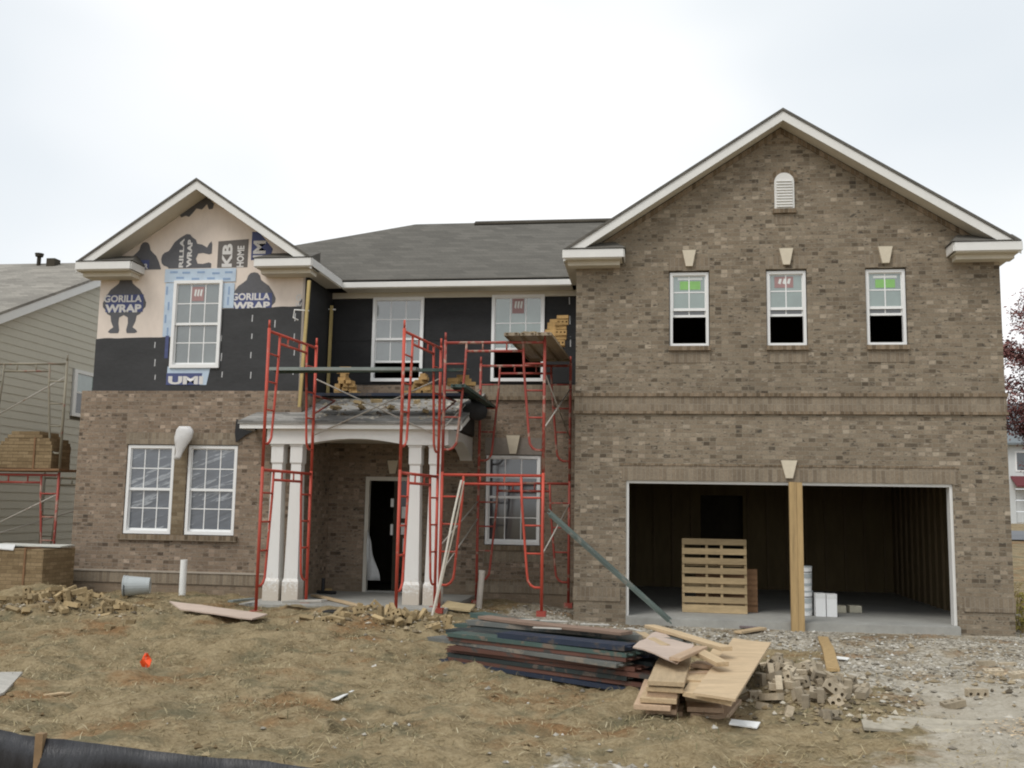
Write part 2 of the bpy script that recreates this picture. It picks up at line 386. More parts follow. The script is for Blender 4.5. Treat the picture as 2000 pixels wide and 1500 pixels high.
def axis_pts(lo, hi, step, far, grow=1.25):
    a = list(np.arange(lo, hi+step/2, step)); s = step; v = a[-1]
    while v < far: s *= grow; v += s; a.append(v)
    s = step; v = a[0]; pre = []
    while v > -far: s *= grow; v -= s; pre.append(v)
    return pre[::-1] + a
gxs = axis_pts(-12.5, 8.5, .06, 1500); gys = axis_pts(-13, 1.5, .06, 1500)
gv = [(x, y, gz(x, y)) for y in gys for x in gxs]; nx = len(gxs)
gf = [(j*nx+i, j*nx+i+1, (j+1)*nx+i+1, (j+1)*nx+i) for j in range(len(gys)-1) for i in range(nx-1)]
gm = bpy.data.meshes.new('ground'); gm.from_pydata(gv, [], gf); gm.shade_smooth()
ground = bpy.data.objects.new('ground', gm); COL.objects.link(ground); ground['kind'] = 'structure'
ground['label'] = 'churned building plot of straw, mud and gravel'

def gravel_amt(x, y):
    """1 where crushed stone has been spread, 0 on straw-covered soil"""
    n = noise.noise((x*.55, y*.55, 9.2))*.9 + noise.noise((x*1.7, y*1.7, 2.2))*.45
    a = sstep((x+2.6+n*1.0)/1.4)*sstep((y+3.3+n*.7)/1.0)            # strip before the garage
    b = sstep((x-1.9+n*.9)/1.2)*sstep((y+8.6-(x-2)*.1+n*.8)/.9)     # drive
    c = sstep((x+.6+n*1.2)/1.2)*sstep((-y-9.0+n*.6)/.5)*.8           # lower middle
    return min(1., max(a, b, c))
def ground_mat():
    m, nt, b = new_mat('plot_ground'); v = obj_coord(nt)
    at = nt.nodes.new('ShaderNodeAttribute'); at.attribute_name = 'gravel'; at.attribute_type = 'GEOMETRY'
    big = tex_noise(nt, v, .8, 5, .62); mid = tex_noise(nt, v, 4.5, 6, .68); fin = tex_noise(nt, v, 34, 5, .7)
    st = tex_noise(nt, v, 18, 5, .7, (1, .35, 1)); 
    f = mth(nt, 'ADD', mth(nt, 'MULTIPLY', mid, .5), mth(nt, 'MULTIPLY', fin, .5))
    straw = ramp(nt, f, [(.30, (.115, .083, .043)), (.45, (.222, .170, .095)), (.56, (.305, .241, .143)), (.72, (.41, .338, .213))])
    mud = ramp(nt, f, [(.3, (.10, .055, .024)), (.52, (.235, .135, .062)), (.75, (.36, .235, .125))])
    soil = mixc(nt, ramp(nt, big, [(.53, (0, 0, 0)), (.64, (.9,)*3)]), straw, mud)
    gre = ramp(nt, tex_noise(nt, v, 1.7, 5, .65), [(.50, (0, 0, 0)), (.66, (.75,)*3)])
    soil = mixc(nt, gre, soil, (.115, .108, .066))
    soil = mixc(nt, ramp(nt, tex_noise(nt, v, 3.1, 5, .7), [(.60, (0, 0, 0)), (.70, (.8,)*3)]), soil, (.06, .045, .024))
    vo = nt.nodes.new('ShaderNodeTexVoronoi'); vo.inputs['Scale'].default_value = 26; nt.links.new(v, vo.inputs['Vector'])
    vc = nt.nodes.new('ShaderNodeSeparateColor'); nt.links.new(vo.outputs['Color'], vc.inputs[0])
    grv = ramp(nt, vc.outputs[0], [(0, (.25, .225, .185)), (.4, (.38, .35, .295)), (.75, (.47, .44, .375)), (1, (.60, .57, .51))])
    grv = mixc(nt, 1., grv, ramp(nt, mid, [(.3, (.68, .64, .58)), (.7, (1.15, 1.15, 1.15))]), 'MULTIPLY')
    grv = mixc(nt, ramp(nt, big, [(.47, (0, 0, 0)), (.62, (.75,)*3)]), grv, soil)
    gfac = mth(nt, 'ADD', at.outputs['Fac'], mth(nt, 'MULTIPLY', mth(nt, 'SUBTRACT', mid, .5), 1.0))
    c = mixc(nt, ramp(nt, gfac, [(.35, (0, 0, 0)), (.62, (1, 1, 1))]), soil, grv)
    a2 = nt.nodes.new('ShaderNodeAttribute'); a2.attribute_name = 'slurry'; a2.attribute_type = 'GEOMETRY'
    sf = mth(nt, 'ADD', a2.outputs['Fac'], mth(nt, 'MULTIPLY', mth(nt, 'SUBTRACT', mid, .5), 1.3))
    slc = ramp(nt, f, [(.3, (.27, .235, .18)), (.5, (.40, .36, .29)), (.7, (.52, .48, .405))])
    c = mixc(nt, ramp(nt, sf, [(.35, (0, 0, 0)), (.75, (.85,)*3)]), c, slc)
    nt.links.new(c, b.inputs['Base Color']); b.inputs['Roughness'].default_value = .95; b.inputs['Specular IOR Level'].default_value = .15
    h = mth(nt, 'ADD', f, mth(nt, 'MULTIPLY', vo.outputs['Distance'], .3)); bump(nt, b, h, .9, .03)
    return m
def slurry_amt(x, y):
    n = noise.noise((x*.7, y*.7, 15))*.8+noise.noise((x*2.1, y*2.1, 3))*.4
    return sstep((x-1.5+n*.9-(y+8)*.25)/1.3)*sstep((-y-4.6+n*.8)/1.2)*sstep((y+11)/1.5)
gs_ = gm.attributes.new('slurry', 'FLOAT', 'POINT')
gs_.data.foreach_set('value', np.array([slurry_amt(x, y) if (-1 < x < 12 and -13 < y < -2) else 0. for (x, y, z) in gv], dtype=np.float32))
ga = gm.attributes.new('gravel', 'FLOAT', 'POINT')
ga.data.foreach_set('value', np.array([gravel_amt(x, y) if (-14 < x < 12 and -15 < y < 4) else 0. for (x, y, z) in gv], dtype=np.float32))
gm.materials.append(ground_mat())

# straw: a mat of dry stalks over the soil, one uncountable mass
def island_mat(name, stops, rough=.85):
    m, nt, b = new_mat(name); g = nt.nodes.new('ShaderNodeNewGeometry')
    nt.links.new(ramp(nt, g.outputs['Random Per Island'], stops), b.inputs['Base Color'])
    b.inputs['Roughness'].default_value = rough; b.inputs['Specular IOR Level'].default_value = .2; return m
def scatter_quads(name, n, region, lw, mat, dens, tilt, kindlabel):
    xs = rng.uniform(region[0], region[1], n); ys = rng.uniform(region[2], region[3], n)
    V = []; F = []
    for x, y in zip(xs, ys):
        if random.random() > dens(x, y): continue
        z = gz(x, y); a = random.uniform(0, math.pi*2); L = random.uniform(*lw[0]); w = random.uniform(*lw[1])
        t = random.gauss(0, tilt); ca, sa = math.cos(a), math.sin(a)
        dx, dy, dz = ca*L/2*math.cos(t), sa*L/2*math.cos(t), abs(math.sin(t))*L
        px, py = -sa*w/2, ca*w/2; z += random.uniform(.002, .012); k = random.uniform(-.02, .02)*L*8
        o = len(V)
        mx_, my_ = -sa*k*.3, ca*k*.3
        V += [(x-dx-px, y-dy-py, z), (x-dx+px, y-dy+py, z+.001), (x+mx_-px, y+my_-py, z+dz*.5+L*.05), (x+mx_+px, y+my_+py, z+dz*.5+L*.05), (x+dx-px*.5, y+dy-py*.5, z+dz), (x+dx+px*.5, y+dy+py*.5, z+dz)]
        F += [(o, o+1, o+3, o+2), (o+2, o+3, o+5, o+4)]
    me = bpy.data.meshes.new(name); me.from_pydata(V, [], F); me.materials.append(mat)
    o = bpy.data.objects.new(name, me); COL.objects.link(o)
    return tag(o, kindlabel, name.replace('_', ' '), None, 'stuff')
def straw_d(x, y):
    if -.9 < x < 5.8 and y > -.4: return 0
    if -6.2 < x < -2.6 and y > -.9: return 0
    p = noise.noise((x*1.3, y*1.3, 21))*.9+noise.noise((x*3.3, y*3.3, 5))*.5+.5
    return max(.0, (1-gravel_amt(x, y)*.93))*max(.12, min(1, p))
m_straw = island_mat('straw', [(0, (.13, .10, .052)), (.35, (.25, .20, .108)), (.7, (.36, .295, .165)), (.93, (.46, .39, .245)), (1, (.55, .49, .34))])
scatter_quads('straw', 120000, (-11, 6, -12.6, .1), ((.03, .10), (.003, .006)), m_straw, straw_d, .28, 'dry straw strewn over the whole yard')
m_weed = island_mat('weed', [(0, (.075, .072, .036)), (.5, (.135, .13, .07)), (1, (.22, .205, .115))])
def weed_d(x, y):
    return straw_d(x, y)*sstep((noise.noise((x*.9, y*.9, 40))-.02)/.25)
scatter_quads('dry_grass', 40000, (-11, 3, -12.6, .1), ((.025, .07), (.003, .006)), m_weed, weed_d, .7, 'tufts of dull green grass growing through the straw')
# crushed stone
def stones(name, n, dens, region, size, mat, label):
    V = []; F = []
    base = [(1,0,0),(-1,0,0),(0,1,0),(0,-1,0),(0,0,1),(0,0,-1)]
    fs = [(0,2,4),(2,1,4),(1,3,4),(3,0,4),(2,0,5),(1,2,5),(3,1,5),(0,3,5)]
    for _ in range(n):
        x = random.uniform(region[0], region[1]); y = random.uniform(region[2], region[3])
        if random.random() > dens(x, y): continue
        s = random.uniform(*size)*random.choice((1, 1, 1.5)); z = gz(x, y)+s*.25; a = random.uniform(0, 6.3); o = len(V)
        sx, sy, sz = s*random.uniform(.7, 1.3), s*random.uniform(.6, 1), s*random.uniform(.4, .8)
        for bx, by, bz in base:
            bx, by, bz = bx*sx+random.gauss(0, s*.15), by*sy+random.gauss(0, s*.15), bz*sz
            V.append((x+bx*math.cos(a)-by*math.sin(a), y+bx*math.sin(a)+by*math.cos(a), z+bz))
        F += [tuple(o+i for i in f) for f in fs]
    me = bpy.data.meshes.new(name); me.from_pydata(V, [], F); me.materials.append(mat)
    o = bpy.data.objects.new(name, me); COL.objects.link(o); return tag(o, label, name, None, 'stuff')
m_stone = island_mat('stone', [(0, (.17, .15, .12)), (.35, (.29, .265, .22)), (.8, (.40, .375, .32)), (1, (.60, .58, .53))])
def gd(x, y):
    if -.9 < x < 5.8 and y > -.25: return 0
    return (1-.8*slurry_amt(x, y))*gravel_amt(x, y)*(.3+.7*sstep((noise.noise((x*1.1, y*1.1, 60))+.25)/.4))+.012
stones('gravel', 26000, gd, (-3.2, 8, -11, 1.2), (.010, .026), m_stone, 'pale crushed stone spread before the garage')

# ------------------------------------------------------------------ the new house
house = thing('brick_house', 'unfinished two storey brick house with bare house wrap and open garage', 'house', (-2, 3, 0))
GX0, GX1, EZ = -.85, 5.723, 5.80
LX0, LX1, LY = -9.55, -5.525, .20
SX0, SX1, SY = -9.40, -5.63, .30
RY = 1.87
W_G = [(.665, 1.283), (2.197, 2.807), (3.725, 4.322)]
WZ0, WZ1 = 4.262, 5.478
GC, GA, LC, LA = 2.448, 8.045, -7.476, 7.255
gsl = (GA-EZ)/(GC+1.037); lsl = (LA-EZ)/(LC+9.618)
def groof(x): return GA-gsl*abs(x-GC)
def lroof(x): return LA-lsl*abs(x-LC)

# garage wing front
holes = [(0-.03, 4.88+.03, -.5, 2.11)] + [(a-.012, b+.012, WZ0, WZ1+.02) for a, b in W_G]
w = MB().wall(0, .22, GX0, GX1, -.4, 5.6, holes)
w.build('brick_wall', m_brick, house)
MB().prism([(GX0, 5.6), (GX1, 5.6), (GX1, groof(GX1)-.2), (GC, GA-.2), (GX0, groof(GX0)-.2)], 'y', 0, .2).build('brick_gable', m_brick, house)
MB().box(GX0, GX0+.2, .22, 7.0, -.4, 5.62).build('brick_wall', m_brick, house)
MB().box(GX1-.2, GX1, .22, 7.0, -.4, 5.62).build('brick_wall', m_brick, house)
# frieze course under the rakes
fr = MB()
for sgn in (-1, 1):
    xa, xb = GC, (GX0 if sgn < 0 else GX1)
    fr.prism([(xa, GA-.2), (xb, groof(xb)-.2), (xb, groof(xb)-.29), (xa, GA-.29)], 'y', -.018, 0)
fr.build('rake_course', m_rowl, house)
MB().box(1.98, 2.92, -.012, 0, 7.585, 7.62).build('gable_ledge', m_rowl, house)
# belt of soldier bricks and the ledges above and below it
MB().box(GX0-.012, GX1+.012, -.022, 0, 3.215, 3.445).build('soldier_band', m_sold, house)
lg = MB(); lg.box(GX0-.03, GX1+.03, -.045, 0, 3.447, 3.50); lg.build('band_ledge', m_rowl, house)
lg = MB(); lg.box(GX0-.03, GX1+.03, -.035, 0, 3.17, 3.213); lg.build('band_ledge', m_rowl, house)
for a, b in ((GX0-.012, -.12), (5.0, GX1+.012)):
    MB().box(a, b, -.02, 0, .215, .42).build('base_course', m_sold, house)
MB().wall(-.012, 0, -.10, 4.98, 2.1, 2.345, [(-.03, 4.91, 2.0, 2.112)]).build('soldier_lintel', m_sold, house)
MB().box(-.12, 5.0, -.02, 0, 2.347, 2.375).build('lintel_ledge', m_rowl, house)
def keystone(x, z0, z1, wt, wb, y, name='keystone'):
    MB().prism([(x-wt/2, z1), (x+wt/2, z1), (x+wb/2, z0), (x-wb/2, z0)], 'y', y-.05, y).build(name, m_key, house)
for a, b in W_G:
    c = (a+b)/2
    keystone(c, 5.565, 5.83, .215, .105, 0)
    MB().box(a-.02, c-.11, -.006, 0, 5.505, 5.71).build('soldier_head', m_sold, house); MB().box(c+.11, b+.02, -.006, 0, 5.505, 5.71).build('soldier_head', m_sold, house)
    MB().box(a-.02, b+.02, -.055, .1, WZ0-.075, WZ0-.003).build('window_sill', m_rowl, house)
    MB().box(a-.01, b+.01, -.008, 0, WZ0-.27, WZ0-.078).build('sill_apron', m_sold, house)
keystone(2.487, 2.17, 2.445, .245, .105, -.012)
# arched louvre vent in the gable
vx, vz0, vz1, vr = 2.49, 6.49, 6.93, .155
arch = [(vx-vr, vz0), (vx+vr, vz0)] + [(vx+vr*math.cos(t), vz1+vr*math.sin(t)) for t in np.linspace(0, math.pi, 13)]
vent = MB().prism(arch, 'y', -.035, 0).build('gable_vent', m_trim, house)
sl = MB()
for k in range(10):
    z = vz0+.05+k*.047; hw = vr-.03 if z < vz1 else math.sqrt(max(.0, (vr-.03)**2-(z-vz1)**2))
    if hw > .02: sl.add([(vx-hw, -.037, z), (vx+hw, -.037, z), (vx+hw, -.062, z-.028), (vx-hw, -.062, z-.028), (vx-hw, -.037, z-.03), (vx+hw, -.037, z-.03)], [(0,1,2,3), (3,2,5,4)])
sl.build('louvre', m_trim, vent)
MB().box(vx-.18, vx+.18, -.05, 0, vz0-.075, vz0-.003).build('vent_sill', m_rowl, house)
MB().box(vx-.15, vx+.15, -.007, 0, vz0-.26, vz0-.078).build('sill_apron', m_sold, house)
va = MB(); r0, r1 = vr+.004, vr+.075
pts = [(vx+r1*math.cos(t), vz1+r1*math.sin(t)) for t in np.linspace(0, math.pi, 13)] + [(vx+r0*math.cos(t), vz1+r0*math.sin(t)) for t in np.linspace(math.pi, 0, 13)]
va.prism(pts, 'y', -.014, 0); va.build('vent_arch', m_rowl, house)

# left wing: brick to window-head height, felt and wrap above
LW = [(-8.62, -7.765), (-7.51, -6.63)]; LWZ = (1.10, 2.615)
w = MB().wall(LY, LY+.1, LX0, LX1, -.3, 3.56, [(a-.012, b+.012, LWZ[0]-.012, LWZ[1]+.012) for a, b in LW])
w.build('brick_wall', m_brickl, house)
MB().box(LX1-.1, LX1, LY+.1, RY, -.3, 3.56).build('brick_wall', m_brickl, house)
MB().box(LX0, LX0+.1, LY+.1, 6.9, -.3, 3.56).build('brick_wall', m_brickl, house)
MB().box(LX0-.01, LX1-.3, LY-.02, LY, .275, .455).build('base_course', m_sold, house)
MB().box(LX0-.01, LX1-.3, LY-.035, LY, .457, .487).build('base_ledge', plain('pale_ledge', (.38, .33, .27), .15, 8, .9, .2), house)
MB().box(-8.70, -6.55, LY-.05, LY+.05, LWZ[0]-.105, LWZ[0]-.014).build('window_sill', m_rowl, house)
MB().box(-8.66, -6.60, LY-.008, LY, LWZ[1]+.014, LWZ[1]+.215).build('soldier_head', m_sold, house)
MB().box(-7.75, -7.525, LY-.006, LY, LWZ[0]-.01, LWZ[1]+.012).build('brick_mullion', brick_mat('mullion_brick', .203, .0677, [(0, (.16, .12, .075)), (.5, (.20, .155, .10)), (1, (.25, .20, .135))], (.21, .17, .115), z0=.02), house)

# sheathed upper wall with felt, wrap and prints
VW = (-7.985, -7.078); VWZ = (3.97, 5.528)
w = MB().wall(SY, SY+.12, SX0, SX1, 3.3, 5.62, [(VW[0]+.03, VW[1]-.03, VWZ[0]+.03, VWZ[1]-.03)])
w.build('wrapped_wall', m_wrap, house)
MB().prism([(SX0, 5.62), (SX1, 5.62), (SX1, lroof(SX1)-.19), (LC, LA-.19), (SX0, lroof(SX0)-.19)], 'y', SY, SY+.12).build('wrapped_gable', m_wrap, house)
MB().box(SX1-.1, SX1, SY+.12, RY+.1, 3.3, 5.62).build('felt_wall', m_felt, house)
MB().box(SX0, SX0+.1, SY+.12, 6.9, 3.3, 5.62).build('wrapped_wall', m_wrap, house)
# felt sheets lapped over the wrap
def feltsheet(x0, x1, z0, ztop, y, mat, wav=.015):
    m = MB(); n = 26; top = []
    for i in range(n+1):
        t = i/n; top.append((x0+(x1-x0)*t, ztop(t)+wav*noise.noise((t*6, x0, 2))))
    m.prism([(x1, z0), (x0, z0)] + top, 'y', y, y+.003)
    return m.build('felt_sheet', mat, house)
zl = on_y(190, 662, SY).z; zr = on_y(440, 604, SY).z; zr2 = on_y(592, 598, SY).z
feltsheet(SX0-.01, VW[0]+.0, 3.45, lambda t: zl+.02*t, SY-.012, m_feltg)
feltsheet(VW[1]-.02, SX1+.004, 3.45, lambda t: zr+(zr2-zr)*t, SY-.012, m_feltg)
feltsheet(VW[0]+.001, VW[1]-.021, 3.45, lambda t: VWZ[0]+.06, SY-.012, m_feltg, 0)
mk = MB(); random.seed(3)
for px, y0, y1, tilt in [(303, 668, 760, 0), (432, 655, 760, 3), (493, 615, 760, -4), (537, 625, 660, 0), (577, 612, 760, -5)]:
    a = on_y(px, y0, SY-.014); b = on_y(px+tilt, y1, SY-.014); z = a.z
    while z > b.z+.1:
        L = random.uniform(.09, .15); x = a.x + (a.z-z)/(a.z-b.z+1e-6)*(b.x-a.x)+random.uniform(-.006, .006)
        mk.quad((x-.009, SY-.0145, z), (x+.009, SY-.0145, z), (x+.006, SY-.0145, z-L), (x-.012, SY-.0145, z-L)); z -= random.uniform(.27, .36)
mk.build('stud_marks', m_white_mark, house)
# pale print on the wrap: plain silhouettes with the wording
SIL = [(.5,1),(.58,.985),(.63,.94),(.66,.86),(.72,.82),(.84,.75),(.93,.64),(1,.52),(.99,.45),(.93,.40),(.88,.33),(.80,.30),(.78,.2),(.72,.1),(.80,.06),(.84,.02),(.78,0),(.6,.0),(.58,.05),(.61,.17),(.6,.27),(.5,.31),
       (.4,.27),(.39,.17),(.42,.05),(.4,0),(.22,0),(.16,.02),(.2,.06),(.28,.1),(.22,.2),(.20,.30),(.12,.33),(.07,.40),(.01,.45),(0,.52),(.07,.64),(.16,.75),(.28,.82),(.34,.86),(.37,.94),(.42,.985)]
def emblem(pts, y=SY-.004, mat=m_logo):
    return MB().prism(pts, 'y', y, y+.003).build('printed_emblem', mat, house)
def wrap_sil(px0, py0, px1, py1, rot=0, clips=()):
    a = on_y(px0, py1, SY); b = on_y(px1, py0, SY)
    P = SIL if not rot else [(1-v, u) for u, v in SIL] if rot == 90 else [(v, 1-u) for u, v in SIL]
    pts = [(a.x+u*(b.x-a.x), a.z+v*(b.z-a.z)) for u, v in P]
    for c in clips: pts = clip_poly(pts, *c)
    return pts, a, b
pts, a, b = wrap_sil(197, 537, 289, 651); emblem(pts)
def band(px0, py0, px1, py1, mat=m_navy):
    a = on_y(px0, py1, SY); b = on_y(px1, py0, SY)
    MB().box(a.x, b.x, SY-.0055, SY-.004, a.z, b.z).build('printed_band', mat, house); return a, b
def words(body, px0, py0, px1, py1, rot=0, mat=m_text, bold=.035, y=SY-.0075):
    a = on_y(px0, py1, SY); b = on_y(px1, py0, SY); text_mesh('printed_lettering', body, mat, house, a.x, b.x, a.z, b.z, y, rot, bold)
band(206, 575, 281, 610); words('GORILLA', 203, 576, 278, 591); words('WRAP', 205, 594, 277, 611, bold=.05)
pts, a, b = wrap_sil(447, 531, 541, 640); emblem(pts)
band(457, 572, 532, 606); words('GORILLA', 452, 572, 528, 587); words('WRAP', 454, 589, 528, 605, bold=.05)
pts, a, b = wrap_sil(571, 556, 660, 670, 0, ((0, SX1, True),)); emblem(pts)
words('G', 578, 575, 589, 588); words('W', 577, 591, 590, 606)
pts, a, b = wrap_sil(243, 472, 318, 585, 0, ((1, on_y(270, 527, SY).z, False),)); emblem(pts)
band(256, 508, 292, 525); words('GOR', 262, 515, 290, 526)
pts, a, b = wrap_sil(312, 456, 416, 555, 90, ((1, on_y(360, 524, SY).z, False),)); emblem(pts)
words('RILLA', 349, 466, 361, 523, 90); words('WRAP', 364, 468, 377, 523, 90, bold=.05)
pts, a, b = wrap_sil(345, 384, 420, 424, 0, ((0, on_y(418, 400, SY).x, True),)); 
blob = [(.0,.15),(.08,.0),(.2,.08),(.3,.02),(.4,.2),(.5,.42),(.66,.36),(.8,.62),(.86,.36),(.97,.38),(1,.62),(.88,.84),(.72,1),(.56,.84),(.4,.62),(.24,.5),(.1,.36)]
a = on_y(349, 425, SY); b = on_y(419, 383, SY)
emblem([(a.x+u*(b.x-a.x), a.z+v*(b.z-a.z)) for u, v in blob])
a = on_y(424, 523, SY); b = on_y(486, 467, SY)
emblem([(a.x, a.z), (b.x, a.z), (b.x, b.z), (a.x, b.z-.03)], mat=m_taupe)
words('KB', 433, 476, 455, 522, 90, bold=.04, y=SY-.0055); words('HOME', 462, 480, 478, 522, 90, y=SY-.0055)
# blue strip with white lettering on the right slope
a = on_y(490, 508, SY-.001); b = on_y(534, 452, SY)
emblem([(a.x, a.z), (on_y(527, 508, SY).x, a.z), (on_y(533, 486, SY).x, on_y(533, 486, SY).z), (on_y(506, 453, SY).x, b.z), (a.x, b.z)], mat=m_navy)
words('IM', 494, 470, 520, 505, 90, y=SY-.0055)
# flashing tape round the window
def tape(px0, py0, px1, py1, y=SY-.014, mat=m_blue):
    a = on_y(px0, py1, SY); b = on_y(px1, py0, SY)
    return MB().box(a.x, b.x, y, y+.0025, a.z, b.z).build('flashing_tape', mat, house)
tape(322, 524, 462, 552); tape(318, 553, 342, 658); tape(433, 553, 459, 602)
a = on_y(326, 752, SY); b = on_y(412, 716, SY)
MB().prism([(a.x, a.z), (b.x-.06, a.z), (b.x, b.z), (a.x, b.z)], 'y', SY-.0175, SY-.0145).build('flashing_tape', m_blue, house)
a2 = on_y(325, 752, SY); b2 = on_y(409, 729, SY)
MB().prism([(a2.x, a2.z), (b2.x-.16, a2.z), (b2.x-.12, b2.z), (a2.x, b2.z)], 'y', SY-.0195, SY-.0177).build('printed_band', m_navy, house)
words('UMI', 329, 735, 398, 751, bold=.05, y=SY-.0205)
a3 = on_y(318, 760, SY); b3 = on_y(331, 656, SY)
MB().box(a3.x, b3.x, SY-.0165, SY-.0145, on_y(320, 700, SY).z, b3.z).build('printed_band', m_navy, house)
for px, py in [(333, 530), (357, 531), (386, 530), (415, 532), (440, 530), (345, 541), (375, 543), (405, 542), (436, 543)]:
    a = on_y(px, py+4, SY); b = on_y(px+15, py, SY); MB().box(a.x, b.x, SY-.0165, SY-.0145, a.z, b.z).build('tape_print', m_blue2, house)
for px, py in [(325, 560), (328, 590), (322, 615), (326, 640), (446, 560), (444, 580)]:
    a = on_y(px, py+16, SY); b = on_y(px+4, py, SY); MB().box(a.x, b.x, SY-.0165, SY-.0145, a.z, b.z).build('tape_print', m_blue2, house)

# recess wall behind the porch
DX0, DX1, DZ = -4.83, -3.86, 2.17
KW = (-2.60, -1.612); KWZ = (.99, 2.585)
w = MB().wall(RY, RY+.1, LX1, GX0, -.3, 3.87, [(DX0, DX1, .06, DZ), (KW[0]-.012, KW[1]+.012, KWZ[0]-.012, KWZ[1]+.012)])
w.build('brick_wall', m_brickl, house)
U1 = (-4.83, -3.85); U2 = (-2.56, -1.578)
w = MB().wall(RY+.1, RY+.22, SX1, GX0, 3.6, 5.64, [(U1[0]+.03, U1[1]-.03, 3.97, 5.52), (U2[0]+.03, U2[1]-.03, 3.97, 5.54)])
w.build('felt_wall', m_felt, house)
MB().box(-2.75, GX0-.002, RY-.03, RY, 3.66, 3.87).build('soldier_band', m_sold, house)
MB().box(-2.75, GX0-.002, RY-.05, RY, 3.59, 3.657).build('band_ledge', m_rowl, house)
kc = (KW[0]+KW[1])/2
MB().box(KW[0]-.02, KW[1]+.02, RY-.008, RY, KWZ[1]+.014, KWZ[1]+.32).build('soldier_head', plain('pale_head', (.24, .21, .18), .15, 14, .9, .3), house)
keystone(kc, KWZ[1]+.03, KWZ[1]+.36, .25, .12, RY-.008)
keystone(-4.33, 2.23, 2.47, .2, .1, RY)
MB().box(KW[0]-.05, KW[1]+.05, RY-.05, RY+.05, KWZ[0]-.10, KWZ[0]-.014).build('window_sill', m_rowl, house)
MB().box(KW[0]-.03, KW[1]+.03, RY-.008, RY, KWZ[0]-.30, KWZ[0]-.105).build('sill_apron', m_sold, house)
zq = on_y(980, 1135, RY).z
MB().box(-2.92, GX0-.002, RY-.02, RY, zq-.2, zq).build('base_course', m_sold, house)
MB().box(-2.92, GX0-.002, RY-.032, RY, zq+.002, zq+.03).build('base_ledge', m_rowl, house)
MB().box(SX1, GX0, RY+.06, RY+.1, 5.53, 5.64).build('frieze_board', m_soff, house)
mk = MB()
for px, y0, y1 in [(1112, 580, 740)]:
    a = on_y(px, y0, RY+.095); b = on_y(px+4, y1, RY+.095); z = a.z
    while z > b.z+.1:
        L = random.uniform(.1, .2); x = a.x+(a.z-z)/(a.z-b.z)*(b.x-a.x); mk.quad((x-.008, RY+.097, z), (x+.008, RY+.097, z), (x+.012, RY+.097, z-L), (x-.004, RY+.097, z-L)); z -= random.uniform(.3, .45)
mk.build('stud_marks', m_white_mark, house)
lap = MB()
for z in (3.92, 4.72): lap.box(SX1+.002, GX0-.002, RY+.092, RY+.1, z, z+.05)
lap.build('felt_lap', m_felt, house)

